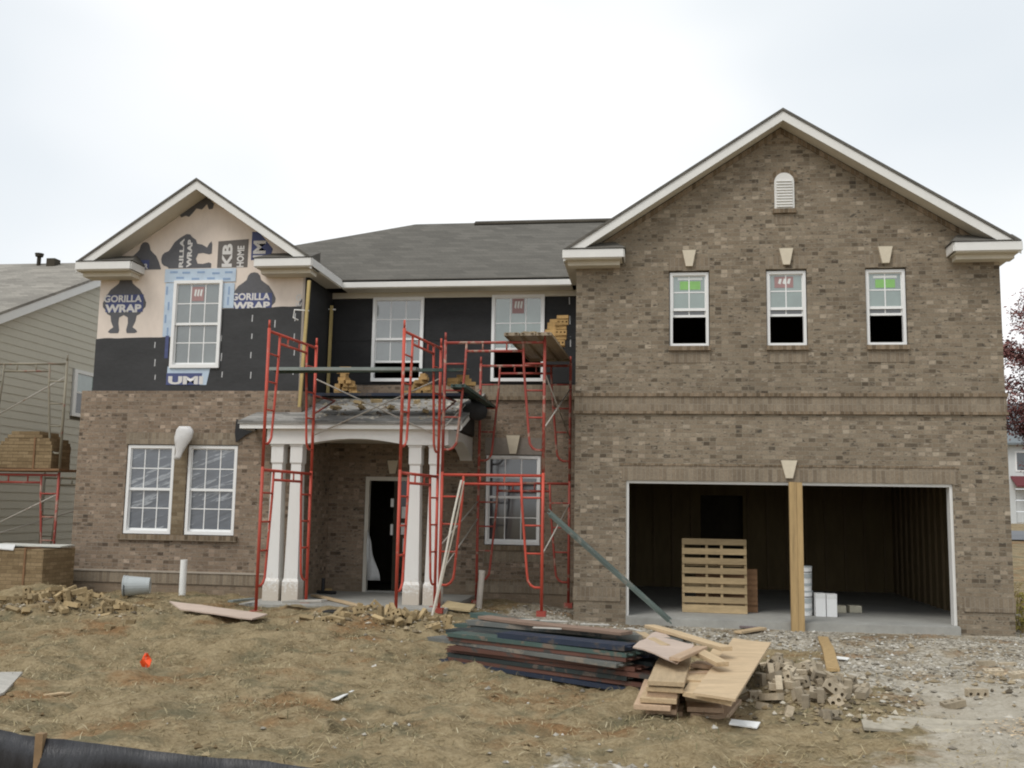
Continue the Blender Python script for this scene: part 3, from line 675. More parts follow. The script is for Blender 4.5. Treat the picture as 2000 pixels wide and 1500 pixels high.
# windows
def window(x0, x1, z0, z1, y, cols, rows, check, raised, glass, fw=.048, sticker=None, lowgrid=None, low=None):
    """double hung: frame, fixed upper sash with grid, lower sash pushed up by `raised` metres"""
    fm = MB().wall(y-.03, y+.06, x0, x1, z0, z1, [(x0+fw, x1-fw, z0+fw*1.1, z1-fw)])
    f = fm.build('window', m_vinyl, house)
    a, b, c, d = x0+fw, x1-fw, z0+fw*1.1, z1-fw
    zc = c+(d-c)*check
    up = MB(); r = .022; t = .0085
    up.box(a, b, y+.0, y+.026, zc-r, zc+r); up.box(a, b, y, y+.026, d-r*.7, d); up.box(a, a+r*.7, y, y+.026, zc+r, d-r*.7); up.box(b-r*.7, b, y, y+.026, zc+r, d-r*.7)
    for i in range(1, cols):
        x = a+(b-a)*i/cols; up.box(x-t, x+t, y+.004, y+.020, zc+r, d-r*.7)
    for j in range(1, rows):
        z = zc+r+(d-r*.7-zc-r)*j/rows
        for i in range(cols):
            xa = a+r*.7 if i == 0 else a+(b-a)*i/cols+t; xb = b-r*.7 if i == cols-1 else a+(b-a)*(i+1)/cols-t
            up.box(xa, xb, y+.004, y+.020, z-t, z+t)
    up.build('sash', m_vinyl, f)
    MB().box(a, b, y+.011, y+.015, zc+r, d-r*.7).build('pane', glass, f)
    lo = MB(); zb = c+raised; zt = min(zb+(zc-c)+.02, d-.03); y2 = y+.03
    lo.box(a, b, y2, y2+.025, zb, zb+r*1.7); lo.box(a, a+r*.8, y2, y2+.025, zb+r*1.7, zt); lo.box(b-r*.8, b, y2, y2+.025, zb+r*1.7, zt)
    lr = lowgrid or rows
    for i in range(1, cols):
        x = a+(b-a)*i/cols; lo.box(x-t, x+t, y2+.004, y2+.02, zb+r*1.7, zt)
    for j in range(1, lr):
        z = zb+r*1.7+(zt-zb-r*1.7)*j/lr
        for i in range(cols):
            xa = a+r*.8 if i == 0 else a+(b-a)*i/cols+t; xb = b-r*.8 if i == cols-1 else a+(b-a)*(i+1)/cols-t
            lo.box(xa, xb, y2+.004, y2+.02, z-t, z+t)
    lo.build('sash', m_vinyl, f)
    MB().box(a, b, y2+.011, y2+.015, zb+r*1.7, zt).build('pane', low or glass, f)
    if sticker:
        kind, px0, py0, px1, py1 = sticker
        A = on_y(px0, py1, y); B = on_y(px1, py0, y)
        m = {'r': m_sticker_r, 'g': m_sticker_g, 'w': m_sticker_w}[kind]
        MB().box(A.x, B.x, y+.0065, y+.0085, A.z, B.z).build('sticker', m, f)
        if kind in 'rw':
            ww, hh = B.x-A.x, B.z-A.z; s = MB(); y_ = y+.005
            for k in range(3):
                xx = A.x+ww*(.18+.24*k); s.quad((xx, y_, A.z+hh*.4), (xx+ww*.14, y_, A.z+hh*.3), (xx+ww*.22, y_, A.z+hh*.82), (xx+ww*.08, y_, A.z+hh*.82))
            s.build('sticker_print', m_sticker_w, f)
        else:
            s = MB(); ww, hh = B.x-A.x, B.z-A.z
            s.quad((A.x-ww*.1, y+.007, B.z+hh*.15), (B.x+ww*.1, y+.007, B.z+hh*.15), (B.x+ww*.1, y+.007, B.z+hh*.45), (A.x-ww*.1, y+.007, B.z+hh*.45))
            s.build('sticker_print', m_sticker_w, f)
    return f
st = [('g', 1328, 549, 1368, 566), ('r', 1513, 540, 1549, 562), ('g', 1710, 545, 1748, 562)]
for (a, b), s_ in zip(W_G, st):
    window(a, b, WZ0, WZ1, .07, 2, 2, .50, .44, m_glassg, .045, s_, low=m_glassd)
window(*LW[0], *LWZ, .245, 3, 2, .5, 0, m_glassf, .05)
window(*LW[1], *LWZ, .245, 3, 2, .5, 0, m_glassf, .05)
window(*VW, *VWZ, SY-.02, 3, 2, .5, 0, m_glass, .055, ('r', 374, 560, 399, 588))
window(*U1, 3.945, 5.545, RY+.08, 3, 2, .50, .30, m_glass, .055)
window(*U2, 3.945, 5.565, RY+.08, 3, 2, .36, .50, m_glassg, .055, ('r', 1000, 583, 1024, 612), lowgrid=2)
window(*KW, *KWZ, RY+.05, 3, 2, .53, 0, m_glassd, .05)
for a, b, zt in ((U1[0], U1[1], 5.545), (U2[0], U2[1], 5.565)):
    MB().box(a-.02, b+.02, RY+.075, RY+.1, zt+.003, zt+.06).build('flashing_tape', m_blue, house)

# door, sidelight and dark inside
dfm = MB().wall(RY-.02, RY+.08, DX0, DX1, .09, DZ, [(DX0+.07, DX1-.07, .0, DZ-.07)])
door = dfm.build('door_frame', plain('door_jamb', (.6, .57, .5), .05, 5, .6, 0), house)
MB().box(DX0+.07, DX1-.07, RY-.03, RY+.09, .09, .115).build('threshold', m_conc, door)
sd = MB().box(-4.30, -4.22, RY+.02, RY+.06, .12, DZ-.07).build('sidelight_post', m_dark, door)
MB().box(-4.22, DX1-.07, RY+.035, RY+.042, .12, DZ-.07).build('sidelight_glass', glass_mat('door_glass', (.01, .01, .012), .06), door)
for px0, py0, px1, py1 in [(763, 974, 775, 990), (762, 1024, 772, 1045), (784, 990, 800, 1012), (783, 1022, 798, 1044), (786, 1052, 799, 1078), (768, 1000, 774, 1018)]:
    A = on_y(px0, py1, RY+.03); B = on_y(px1, py0, RY+.03)
    MB().box(A.x, B.x, RY+.028, RY+.033, A.z, B.z).build('posted_notice', m_paper, door)

# interior shells keep the openings dark
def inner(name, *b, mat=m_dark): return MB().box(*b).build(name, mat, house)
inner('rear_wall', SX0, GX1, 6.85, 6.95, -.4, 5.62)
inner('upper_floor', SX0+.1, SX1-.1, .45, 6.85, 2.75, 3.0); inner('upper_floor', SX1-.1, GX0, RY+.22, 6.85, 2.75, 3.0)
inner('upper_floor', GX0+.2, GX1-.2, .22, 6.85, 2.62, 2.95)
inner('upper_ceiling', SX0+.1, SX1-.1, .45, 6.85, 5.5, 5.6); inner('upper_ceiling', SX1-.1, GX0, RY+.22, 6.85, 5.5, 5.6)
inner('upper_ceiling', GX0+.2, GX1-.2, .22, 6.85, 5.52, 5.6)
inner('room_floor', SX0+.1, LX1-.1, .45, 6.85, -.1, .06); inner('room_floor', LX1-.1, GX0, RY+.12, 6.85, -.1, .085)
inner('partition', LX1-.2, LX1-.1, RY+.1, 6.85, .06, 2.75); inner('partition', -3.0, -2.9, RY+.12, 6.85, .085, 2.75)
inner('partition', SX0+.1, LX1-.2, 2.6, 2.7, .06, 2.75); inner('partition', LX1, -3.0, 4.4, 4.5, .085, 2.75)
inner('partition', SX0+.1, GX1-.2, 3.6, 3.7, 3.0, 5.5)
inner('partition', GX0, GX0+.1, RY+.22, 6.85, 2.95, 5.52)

# garage inside
m = MB(); m.prism([(-.03, -.10), (4.91, -.10), (4.91, .221), (GX1-.2, .221), (GX1-.2, 6.5), (GX0+.2, 6.5), (GX0+.2, .221), (-.03, .221)], 'z', -.4, 0); m.build('garage_slab', m_conc, house)
MB().box(-.03, 4.91, -.14, -.10, -.4, -.012).build('slab_edge', m_conc, house)
jb = MB(); jb.box(-.03, .012, .03, .2, 0, 2.11); jb.box(4.868, 4.91, .03, .2, 0, 2.11); jb.box(.012, 4.868, .03, .2, 2.065, 2.11)
jb.build('garage_jamb', m_trim, house)
BY = 6.4
MB().wall(BY, BY+.06, GX0+.2, GX1-.2, 0, 2.62, [(1.44, 2.35, 0, 2.0)]).build('insulation_panel', m_insul, house)
inner('passage_wall', 1.2, 2.6, BY+.3, BY+.36, 0, 2.3)
MB().box(GX0+.2, GX0+.26, .22, BY, 0, 2.62).build('insulation_panel', m_insul, house)
MB().box(GX1-.26, GX1-.2, .22, BY, 0, 2.62).build('insulation_panel', m_insul, house)
x = GX0+.45
while x < GX1-.3:
    if not 1.38 < x < 2.36: MB().box(x, x+.045, BY-.045, BY, 0, 2.6).build('wall_stud', m_stud, house)
    x += .405
for k in range(14):
    y = .5+k*.42
    for xa in (GX0+.26, GX1-.30): MB().box(xa, xa+.04, y, y+.045, 0, 2.6).build('wall_stud', m_stud, house)

# roofs
def gable_block(c, xl, xr, A, sl, y0, y1, ywall, yeave, sides):
    rz = lambda x: A-sl*abs(x-c)
    for sgn, xe in ((-1, xl), (1, xr)):
        xt = SX0-.03 if (c < 0 and sgn < 0) else xe
        MB().slab([(c, y0-.02, A), (xe, y0-.02, rz(xe)), (xe, ywall+.02, rz(xe)), (xt, ywall+.02, rz(xt)), (xt, y1, rz(xt)), (c, y1, A)] if xt != xe else [(c, y0-.02, A), (xe, y0-.02, rz(xe)), (xe, y1, rz(xe)), (c, y1, A)], .045).build('roof_slope', m_shing, house)
        rk = MB(); rk.prism([(c, A-.047), (xe, rz(xe)-.047), (xe, rz(xe)-.20), (c, A-.20)], 'y', y0, y0+.022)
        rk.build('rake_board', m_trim, house)
        xi = xe+(.02 if sgn < 0 else -.02)
        sf = MB(); sf.prism([(c, A-.165), (xi, rz(xi)-.165), (xi, rz(xi)-.185), (c, A-.185)], 'y', y0+.023, ywall-.001); sf.build('rake_soffit', m_soff, house)
    for sgn, xe, ln, yb in sides:
        xi = xe-sgn*ln
        a, b = min(xe, xi), max(xe, xi)
        ry = y0-.0
        # boxed cornice return with its own little roof
        MB().box(a, b, ry-.03, ry-.008, EZ-.145, EZ-.012).build('return_fascia', m_trim, house)
        e = MB(); e.box(xi-(.02 if sgn > 0 else 0), xi+(.02 if sgn < 0 else 0), ry-.007, ywall-.001, EZ-.145, EZ-.012); e.build('return_fascia', m_trim, house)
        MB().box(a+.02, b-.02, ry-.007, ywall-.001, EZ-.165, EZ-.146).build('return_soffit', m_soff, house)
        MB().box(a+.06, b-.06, ry+.13, ywall-.001, EZ-.24, EZ-.166).build('return_frieze', m_soff, house)
        hz = .20
        m = MB(); p = [(xe, ry-.045, EZ), (xi-sgn*.04, ry-.045, EZ), (xi+sgn*.14, ywall-.002, EZ+hz), (xe, ywall-.002, EZ+hz), (xi-sgn*.04, ywall-.002, EZ), (xe, ywall-.002, EZ)]
        m.add(p, [(0, 1, 2, 3), (1, 4, 2), (0, 3, 5), (0, 5, 4, 1), (3, 2, 4, 5)]); m.build('return_roof', m_shing, house)
        # eave running back along the side
        if yb:
            xo = xe+sgn*.012
            MB().box(min(xe, xo)-.005, max(xe, xo)+.005, ry-.008, yb, EZ-.145, EZ-.012).build('eave_fascia', m_trim, house)
            xw = SX1 if c < 0 and sgn > 0 else SX0 if c < 0 else GX0 if sgn < 0 else GX1
            MB().box(min(xw, xe), max(xw, xe), ywall, yb, EZ-.165, EZ-.146).build('eave_soffit', m_soff, house)
gable_block(GC, -1.037, 5.933, GA, gsl, -.35, 7.1, 0, 0, [(-1, -1.037, .96, 1.54), (1, 5.933, .97, 7.0)])
gable_block(LC, -9.618, -5.335, LA, lsl, -.147, 7.1, SY, 0, [(-1, -9.618, 1.02, 0), (1, -5.335, 1.0, 1.53)])
MS = .667; EY = RY+.1-.45
def on_main(px, py):
    d = _ray(px, py); t = (EZ+MS*(CAM.y-EY)-CAM.z)/(d.z-MS*d.y); return CAM+d*t
Rg = on_main(812, 438); Hp = on_main(588, 477)
hd = (Hp-Rg); k = (-9.30-Rg.x)/hd.x; Hc = Rg+hd*k
ridge_y, ridge_z = Rg.y, Rg.z
m = MB(); m.slab([tuple(Hc), (-9.30, EY+1.15, EZ+1.15*MS), (-6.46, EY+1.15, EZ+1.15*MS), (-5.33, EY, EZ), (-1.03, EY, EZ), (-1.03, EY+.6, EZ+.4), (GC, ridge_y, ridge_z), (Rg.x, ridge_y, ridge_z)], .05); m.build('roof_slope', m_shing, house)
m = MB(); m.slab([tuple(Hc), (Rg.x, ridge_y, ridge_z), (Hc.x, 2*ridge_y-Hc.y, Hc.z)], .05); m.build('roof_slope', m_shing, house)
m = MB(); m.slab([(Rg.x, ridge_y, ridge_z), (GC, ridge_y, ridge_z), (GC, 2*ridge_y-EY, EZ), (-9.3, 2*ridge_y-EY, EZ), (Hc.x, 2*ridge_y-Hc.y, Hc.z)], .05); m.build('roof_slope', m_shing, house)
MB().prism([(ridge_y-.16, ridge_z-.08), (ridge_y-.15, ridge_z-.045), (ridge_y, ridge_z+.035), (ridge_y+.15, ridge_z-.045), (ridge_y+.16, ridge_z-.08)], 'x', on_main(930, 433).x, GC).build('ridge_vent', m_dark, house)
MB().box(-5.322, -1.05, EY, EY+.022, EZ-.15, EZ-.02).build('eave_fascia', m_trim, house)
MB().box(-5.322, -1.05, EY+.023, RY+.098, EZ-.168, EZ-.148).build('eave_soffit', m_soff, house)

# porch: slab, columns, arched beam, low roof
PX0, PX1, PYF = -5.90, -2.86, -.33
MB().box(-6.0, -2.75, -.90, RY-.001, -.3, .09).build('porch_slab', m_conc, house)
def arch_beam(x0, x1, z_s, rise, ztop, n=20): return [(x0, ztop), (x0, z_s)] + [(x0+(x1-x0)*i/n, z_s+rise*math.sin(math.pi*i/n)) for i in range(1, n)] + [(x1, z_s), (x1, ztop)]
cols = []
for pxa, pxb, pyb, pta, ptb in [(512, 545, 1173, 525, 551), (548, 582, 1173, 562, 591), (785, 816, 1185, 797, 823), (826, 853, 1185, 838, 863)]:
    a = on_y(pxa, pyb, PYF); b = on_y(pxb, pyb, PYF); c = on_y(pta, 880, PYF); d = on_y(ptb, 880, PYF)
    cols.append(((a.x+b.x)/2, b.x-a.x, (c.x+d.x)/2, d.x-c.x))
cz1 = 2.62
for xb, wb, xt, wt in cols:
    cx = (xb+xt)/2; wb = .25; wt = .20; m = MB(); y0 = PYF+.02
    yc = y0+wb/2
    def ring(w, z): return [(cx-w/2, yc-w/2, z), (cx+w/2, yc-w/2, z), (cx+w/2, yc+w/2, z), (cx-w/2, yc+w/2, z)]
    lv = [(wb+.02, .091), (wb+.02, .40), (wb-.02, .45), (wt-.03, cz1-.33), (wt+.005, cz1-.30), (wt+.005, cz1-.04), (wt+.03, cz1-.03), (wt+.03, cz1)]
    vs = [p for w_, z in lv for p in ring(w_, z)]; fs = [(3, 2, 1, 0), tuple(range(len(vs)-4, len(vs)))]
    for i in range(len(lv)-1):
        for k in range(4): fs.append((i*4+k, i*4+(k+1) % 4, i*4+4+(k+1) % 4, i*4+4+k))
    m.add(vs, fs).build('porch_column', m_column, house)
xl_, xr_ = cols[1][0]+.14, cols[2][0]-.14
poly = [(PX0, 2.90), (PX0, cz1+.001), (xl_, cz1+.001)] + [(xl_+(xr_-xl_)*i/24, cz1+.001+.095*math.sin(math.pi*i/24)) for i in range(1, 24)] + [(xr_, cz1+.001), (PX1, cz1+.001), (PX1, 2.90)]
MB().prism(poly, 'y', PYF, PYF+.26).build('porch_beam', m_trim, house)
ys, ye = PYF+.261, RY-.002
poly = [(ys, 2.90), (ys, 2.60)] + [(ys+(ye-ys)*i/20, 2.60-.10*(i/20)+.20*math.sin(math.pi*i/20)) for i in range(1, 20)] + [(ye, 2.48), (ye, 2.90)]
MB().prism(poly, 'x', PX1-.22, PX1).build('porch_beam', m_trim, house)
MB().box(PX0, PX0+.2, PYF+.261, LY-.002, cz1, 2.90).build('porch_beam', m_trim, house)
MB().box(PX0+.2, PX1-.22, PYF+.261, LY-.002, 2.78, 2.82).build('porch_ceiling', m_soff, house)
MB().box(LX1+.002, PX1-.22, LY-.001, RY-.002, 2.78, 2.82).build('porch_ceiling', m_soff, house)
MB().box(-6.34, -2.625, PYF-.10, PYF-.075, 2.865, 2.985).build('porch_fascia', m_trim, house)
MB().box(-6.34, -6.32, PYF-.074, LY-.002, 2.865, 2.985).build('porch_fascia', m_trim, house)
MB().box(-6.32, -2.67, PYF-.074, PYF-.001, 2.88, 2.90).build('porch_soffit', m_trim, house)
PS = (3.72-2.99)/(RY-(PYF-.12))
pz = lambda y: 2.99+PS*(y-(PYF-.12))
m = MB(); m.slab([(-6.37, PYF-.12, pz(PYF-.12)), (-5.52, PYF-.12, pz(PYF-.12)), (-5.52, LY-.002, pz(LY)), (-6.30, LY-.002, pz(LY))], .05)
m.slab([(-5.519, PYF-.12, pz(PYF-.12)), (-2.625, PYF-.12, pz(PYF-.12)), (-2.635, RY-.002, pz(RY)), (-5.519, RY-.002, pz(RY))], .05)
m.build('porch_roof', m_pshing, house)
m = MB(); m.prism([(PYF-.07, 2.93), (RY-.003, 2.93), (RY-.003, pz(RY)-.06), (PYF-.07, pz(PYF-.07)-.06)], 'x', -2.85, -2.83); m.build('porch_cheek', m_feltg, house)
m = MB(); m.prism([(PYF-.10, pz(PYF-.10)-.055), (PYF-.10, pz(PYF-.1)-.15), (RY-.003, pz(RY)-.15), (RY-.003, pz(RY)-.055)], 'x', -2.665, -2.645); m.build('porch_rake', m_trim, house)
a = on_y(462, 818, LY-.02)
fl = [on_y(*p, LY-.02) for p in [(462, 818), (478, 826), (500, 830), (503, 838), (480, 850), (461, 864), (459, 845)]]
MB().prism([(p.x, p.z) for p in fl], 'y', LY-.03, LY-.024).build('felt_flap', m_felt, house)

# ------------------------------------------------------------------ bricks
def brick_mesh(mat, L=.194, W=.092, H=.057, half=False):
    """cored brick with a row of three holes"""
    m = MB(); L = L*(.55 if half else 1); nh = 2 if half else 3; top = []
    for sgn in (1, -1):
        z = H if sgn > 0 else 0
        for c in range(nh):
            xa, xb = -L/2+L*c/nh, -L/2+L*(c+1)/nh; cx = (xa+xb)/2; r = .0175
            sq = [(xb, 0), (xb, W/2), (cx, W/2), (xa, W/2), (xa, 0), (xa, -W/2), (cx, -W/2), (xb, -W/2)]
            ci = [(cx+r*math.cos(k*math.pi/4), r*math.sin(k*math.pi/4)) for k in range(8)]
            vs = [(*p, z) for p in sq]+[(*p, z) for p in ci]
            m.add(vs, [(k, (k+1) % 8, 8+(k+1) % 8, 8+k) for k in range(8)])
            if sgn > 0:
                m.add([(*p, H) for p in ci]+[(*p, 0) for p in ci], [(k, (k+1) % 8, 8+(k+1) % 8, 8+k) for k in range(8)])
    a, b, c, d = (-L/2, -W/2), (L/2, -W/2), (L/2, W/2), (-L/2, W/2)
    for p, q in ((a, b), (b, c), (c, d), (d, a)): m.quad((*p, 0), (*q, 0), (*q, H), (*p, H))
    me = m.mesh('brick', mat); bm = bmesh.new(); bm.from_mesh(me); bmesh.ops.remove_doubles(bm, verts=bm.verts, dist=1e-5)
    bmesh.ops.recalc_face_normals(bm, faces=bm.faces); bm.to_mesh(me); bm.free(); return me
BM = {k: brick_mesh(v) for k, v in dict(y=m_ybrick, s=m_sbrick, g=m_gbrick).items()}
BMH = {k: brick_mesh(v, half=True) for k, v in dict(y=m_ybrick, s=m_sbrick, g=m_gbrick).items()}
def brick(kind, loc, rot, label, group=None, half=False):
    o = bpy.data.objects.new('brick', (BMH if half else BM)[kind]); COL.objects.link(o)
    o.location = loc; o.rotation_euler = rot; return tag(o, label, 'brick', group)
def pile(n, kind, cx, cy, rx, ry, hgt, label, group, broken=.25):
    done = []
    for i in range(n):
        a = random.uniform(0, 6.283); r = math.sqrt(random.random()); x = cx+rx*r*math.cos(a); y = cy+ry*r*math.sin(a)
        z = gz(x, y)+hgt*max(0, 1-r**2)*random.uniform(.15, 1)
        e = random.choice([(0, 0), (math.pi/2, 0), (0, math.pi/2), (math.pi/2, 0)])
        rot = (e[0]+random.gauss(0, .3), e[1]+random.gauss(0, .3), random.uniform(0, 6.28))
        brick(kind, (x, y, z-.005), rot, label, group, random.random() < broken)
random.seed(21)
pile(72, 'y', -7.75, -3.15, 1.2, .62, .15, 'tan cored brick in the tumbled heap at the left corner', 'bricks heaped by the left corner')
pile(50, 'y', -3.05, -2.95, 1.2, .36, .10, 'tan cored brick in the heap below the porch step', 'bricks heaped before the porch')
pile(84, 'g', 1.66, -6.35, .62, 1.35, .10, 'dusty grey cored brick in the heap beside the lumber', 'bricks heaped beside the lumber', .5)
for px, py, e, lab in [(1925, 1283, 0, 'tan brick lying flat at the edge of the sawdust, nearest the grey slurry'), (1965, 1282, 1, 'brick half sunk at the far right edge of the drive'),
                 (1990, 1320, 0, 'lone brick on pale slurry at the right edge'), (1905, 1362, 1, 'single brick lying on its side in pale grey slurry'),
                 (1862, 1378, 0, 'broken brick just left of the single brick in the slurry'), (1940, 1300, 0, 'dark brick beside the flat tan brick on the drive')]:
    p = on_z(px, py, .0); brick('g', (p.x, p.y, gz(p.x, p.y)+.005), (math.pi/2*e+random.gauss(0, .1), random.gauss(0, .1), random.uniform(-.5, .5)), lab)
for px, py, h in [(243, 1172, .02), (230, 1197, .0), (205, 1197, .0), (290, 1196, .0), (213, 1222, 0), (255, 1218, 0)]:
    p = on_z(px, py, .1); brick('y', (p.x, p.y, gz(p.x, p.y)+.005), (random.gauss(0, .3), random.gauss(0, .2), random.uniform(0, 3)), 'stray tan brick on the ground between the left heap and the grey pail', 'stray bricks near the pail', True)
random.seed(5)
# bricks laid ready on the scaffold planks
def stack(x, y, z, plan, label, group, ry=0, kind='s'):
    for lv, row in enumerate(plan):
        for dx, dy, r in row:
            brick(kind, (x+dx+random.gauss(0, .018), y+dy+random.gauss(0, .02), z+lv*.0585), (0, 0, r+ry+random.gauss(0, .2)), label, group)
P2 = math.pi/2
LZ = 3.475
stack(-4.68, .02, LZ, [[(-.13, 0, P2), (-.03, 0, P2), (.07, 0, P2), (.17, .0, P2)], [(-.11, 0, P2), (-.01, 0, P2), (.09, 0, P2)], [(-.12, 0, P2), (-.02, 0, P2), (.1, 0, P2)], [(-.1, 0, P2), (.02, 0, P2)], [(-.1, 0, P2), (.0, 0, P2)], [(-.05, 0, P2)], [(-.08, 0, .2)], [(-.06, 0, .1)]],
      'orange tan brick in the small stack on the porch scaffold below the corner poles', 'bricks stacked at the left of the porch scaffold')
stack(-3.43, .02, LZ, [[(-.2, 0, P2), (-.1, 0, P2), (0, 0, P2), (.1, 0, P2), (.2, 0, P2)], [(-.15, 0, P2), (-.05, 0, P2), (.05, 0, P2), (.15, 0, P2)], [(-.1, 0, P2), (0, 0, P2), (.1, 0, P2)], [(-.02, 0, P2), (.08, 0, P2)], [(.02, 0, P2), (.12, 0, P2)], [(.05, 0, P2)]],
      'orange tan brick in the stack behind the middle scaffold posts', 'bricks stacked behind the middle posts')
stack(-2.62, -.55, 3.545, [[(-.1, -.1, 0), (-.1, 0, 0), (.1, -.1, .1), (.1, 0, 0)], [(-.1, -.05, 0), (.08, -.05, .2)], [(0, -.05, .3)]],
      'brick on the short plank where the two scaffolds meet', 'bricks where the scaffolds meet')
TOPL, TOPG = 'clean orange brick in the tall stack on the highest planks', 'bricks stacked on the highest planks'
for lv in range(9):
    brick('s', (-1.17+.008*lv+random.gauss(0, .008), .42+random.gauss(0, .01), 4.334+lv*.0585), (P2 if lv % 3 == 1 else 0, 0, random.gauss(0, .05)), TOPL, TOPG)
    if lv < 8: brick('s', (-1.375+.02*lv+random.gauss(0, .008), .44, 4.334+lv*.0585), (0, 0, random.gauss(0, .06)), TOPL, TOPG)
    if lv < 2: brick('s', (-1.58+.03*lv, .45, 4.334+lv*.0585), (0, 0, random.gauss(.1, .1)), TOPL, TOPG)
for px, py in [(1046, 642), (1025, 641)]:
    p = on_y(px, py, -.6); brick('y', (p.x, p.y, 4.338), (0, 0, random.uniform(0, 3)), 'grey mortar crusted brick at the street end of the highest planks', 'crusted bricks on the highest planks')
for px, py in [(655, 800), (700, 790), (706, 800), (735, 786), (762, 800), (748, 778), (690, 772), (830, 806), (815, 788)]:
    d = _ray(px, py); z0 = 2.99-PS*(PYF-.12); t = (z0+PS*CAM.y-CAM.z)/(d.z-PS*d.y); p = CAM+d*t
    brick('y', (p.x, p.y, p.z+.004), (math.atan(PS), random.gauss(0, .1), random.uniform(0, 3)), 'loose brick left lying on the splashed porch roof', 'bricks lying on the porch roof', random.random() < .5)

def rub_d(x, y):
    best = .0
    for cx, cy, rx, ry in ((1.75, -6.3, 1.15, 1.9), (-7.6, -3.1, 1.7, 1.0), (-3.0, -2.9, 1.6, .6), (1.5, -2.0, 3.0, 1.4), (3.9, -5.2, 2.0, 1.6)):
        d = ((x-cx)/rx)**2+((y-cy)/ry)**2; best = max(best, (1-d)*(1 if rx < 1.8 else .16))
    return best
stones('rubble', 26000, rub_d, (-9.5, 6, -8.5, -.4), (.010, .034), island_mat('rubble_chip', [(0, (.09, .075, .055)), (.4, (.24, .19, .12)), (.8, (.36, .29, .19)), (1, (.5, .46, .38))]), 'broken brick chips and mortar crumbs around the heaps')
def clod_d(x, y): return straw_d(x, y)*(.12+.6*sstep(noise.noise((x*.9, y*.9, 77))/.3)) if y < -1.2 else 0
stones('clods', 6000, clod_d, (-10, 4, -12, -1), (.008, .026), island_mat('soil_clod', [(0, (.15, .105, .055)), (.5, (.24, .18, .10)), (1, (.33, .26, .155))]), 'clods of orange brown soil among the straw')
m = MB(); random.seed(77)
V = []; F = []
for _ in range(1000):
    x = random.uniform(-5.4, -2.75); y = random.uniform(-.3, 1.7); 
    if random.random() > .25+.5*sstep((y-.1)/1.2): continue
    s_ = random.uniform(.012, .06)*random.uniform(.5, 1.2); o_ = len(V); z = pz(y)-.004
    q = [(x+s_*math.cos(a)*random.uniform(.6, 1.3), y+s_*math.sin(a)*random.uniform(.6, 1.3)) for a in np.linspace(0, 6.28, 7)[:-1]]
    V += [(px_, py_, pz(py_)-.003) for px_, py_ in q]+[(x, y, z+s_*random.uniform(.4, .9))]; F += [(o_+k, o_+(k+1) % 6, o_+6) for k in range(6)]
me = bpy.data.meshes.new('mortar_crumbs'); me.from_pydata(V, [], F); me.materials.append(island_mat('mortar_crumb', [(0, (.11, .08, .055)), (.5, (.27, .23, .17)), (1, (.46, .43, .37))]))
o = bpy.data.objects.new('mortar_crumbs', me); COL.objects.link(o); tag(o, 'dropped mortar and brick crumbs on the porch roof', 'mortar', None, 'stuff')

# ------------------------------------------------------------------ scaffolding
def frame(parent, A, B, z0, h, mat, name='frame'):
    """walk-through frame: two posts, double header, two curved inner legs with rungs"""
    A = Vector((*A, 0)); B = Vector((*B, 0)); U = (B-A)
    at = lambda t, z: A+U*t+Vector((0, 0, z))
    m = MB(); r = .0235
    m.tube([at(0, z0), at(0, z0+h)], r, 10); m.tube([at(1, z0), at(1, z0+h)], r, 10)
    m.tube([at(0, z0+h+.0), at(0, z0+h+.12)], r*.72, 8); m.tube([at(1, z0+h), at(1, z0+h+.12)], r*.72, 8)
    zt = z0+h-.045; m.tube([at(.01, zt), at(.99, zt)], r*.95, 8)
    m.tube([at(.215, zt-.135), at(.785, zt-.135)], r*.85, 8)
    for t in (.38, .62): m.tube([at(t, zt), at(t, zt-.135)], r*.6, 6)
    f = m.build(name, mat, parent, True)
    for s in (0, 1):
        g = (lambda t: t) if s == 0 else (lambda t: 1-t)
        L = MB(); zb = z0+.34
        pts = [at(g(.215), zt), at(g(.205), zt-.4), at(g(.145), zb+.22), at(g(.135), zb+.10), at(g(.105), zb+.03), at(g(.07), zb), at(g(.0), zb)]
        L.tube(pts, r*.82, 8)
        for k in (.30, .55, .80):
            z = zb+(zt-zb)*k; ti = .14+(.215-.14)*min(1, (z-zb)/(zt-zb)*1.15)
            L.tube([at(g(.0), z), at(g(ti), z)], r*.62, 6)
        L.build('ladder', mat, f, True)
    return f
def brace(parent, a, b, r=.012, mat=None, name='cross_brace'):
    return MB().tube([a, b], r, 6).build(name, mat or m_brace, parent, True)
s1 = thing('scaffold', 'red two lift scaffold standing in front of the white porch columns', 'scaffold', (-4.2, -1.3, .05))
SA, SB, SC, SD = (-5.26, -2.05), (-5.07, -.47), (-3.20, -2.05), (-2.985, -.47)
H1 = 2.055
for (A, B) in ((SA, SB), (SC, SD)):
    z0 = .12 if A is SA else .10
    frame(s1, A, B, z0, H1, m_red); frame(s1, A, B, z0+H1+.002, H1, m_red)
v3 = lambda p, z: (p[0], p[1], z)
brace(s1, v3(SB, 3.68), v3(SD, 2.75)); brace(s1, v3(SB, 2.75), v3(SD, 3.68))
brace(s1, v3(SA, 1.65), v3((SA[0]+.02, SA[1]+.02), 1.64), .02, m_brace)
for A, z in ((SA, .12), (SB, .12), (SC, .10), (SD, .10)):
    MB().box(A[0]-.07, A[0]+.07, A[1]-.07, A[1]+.07, z-.05, z-.002).build('base_plate', m_dred, s1)
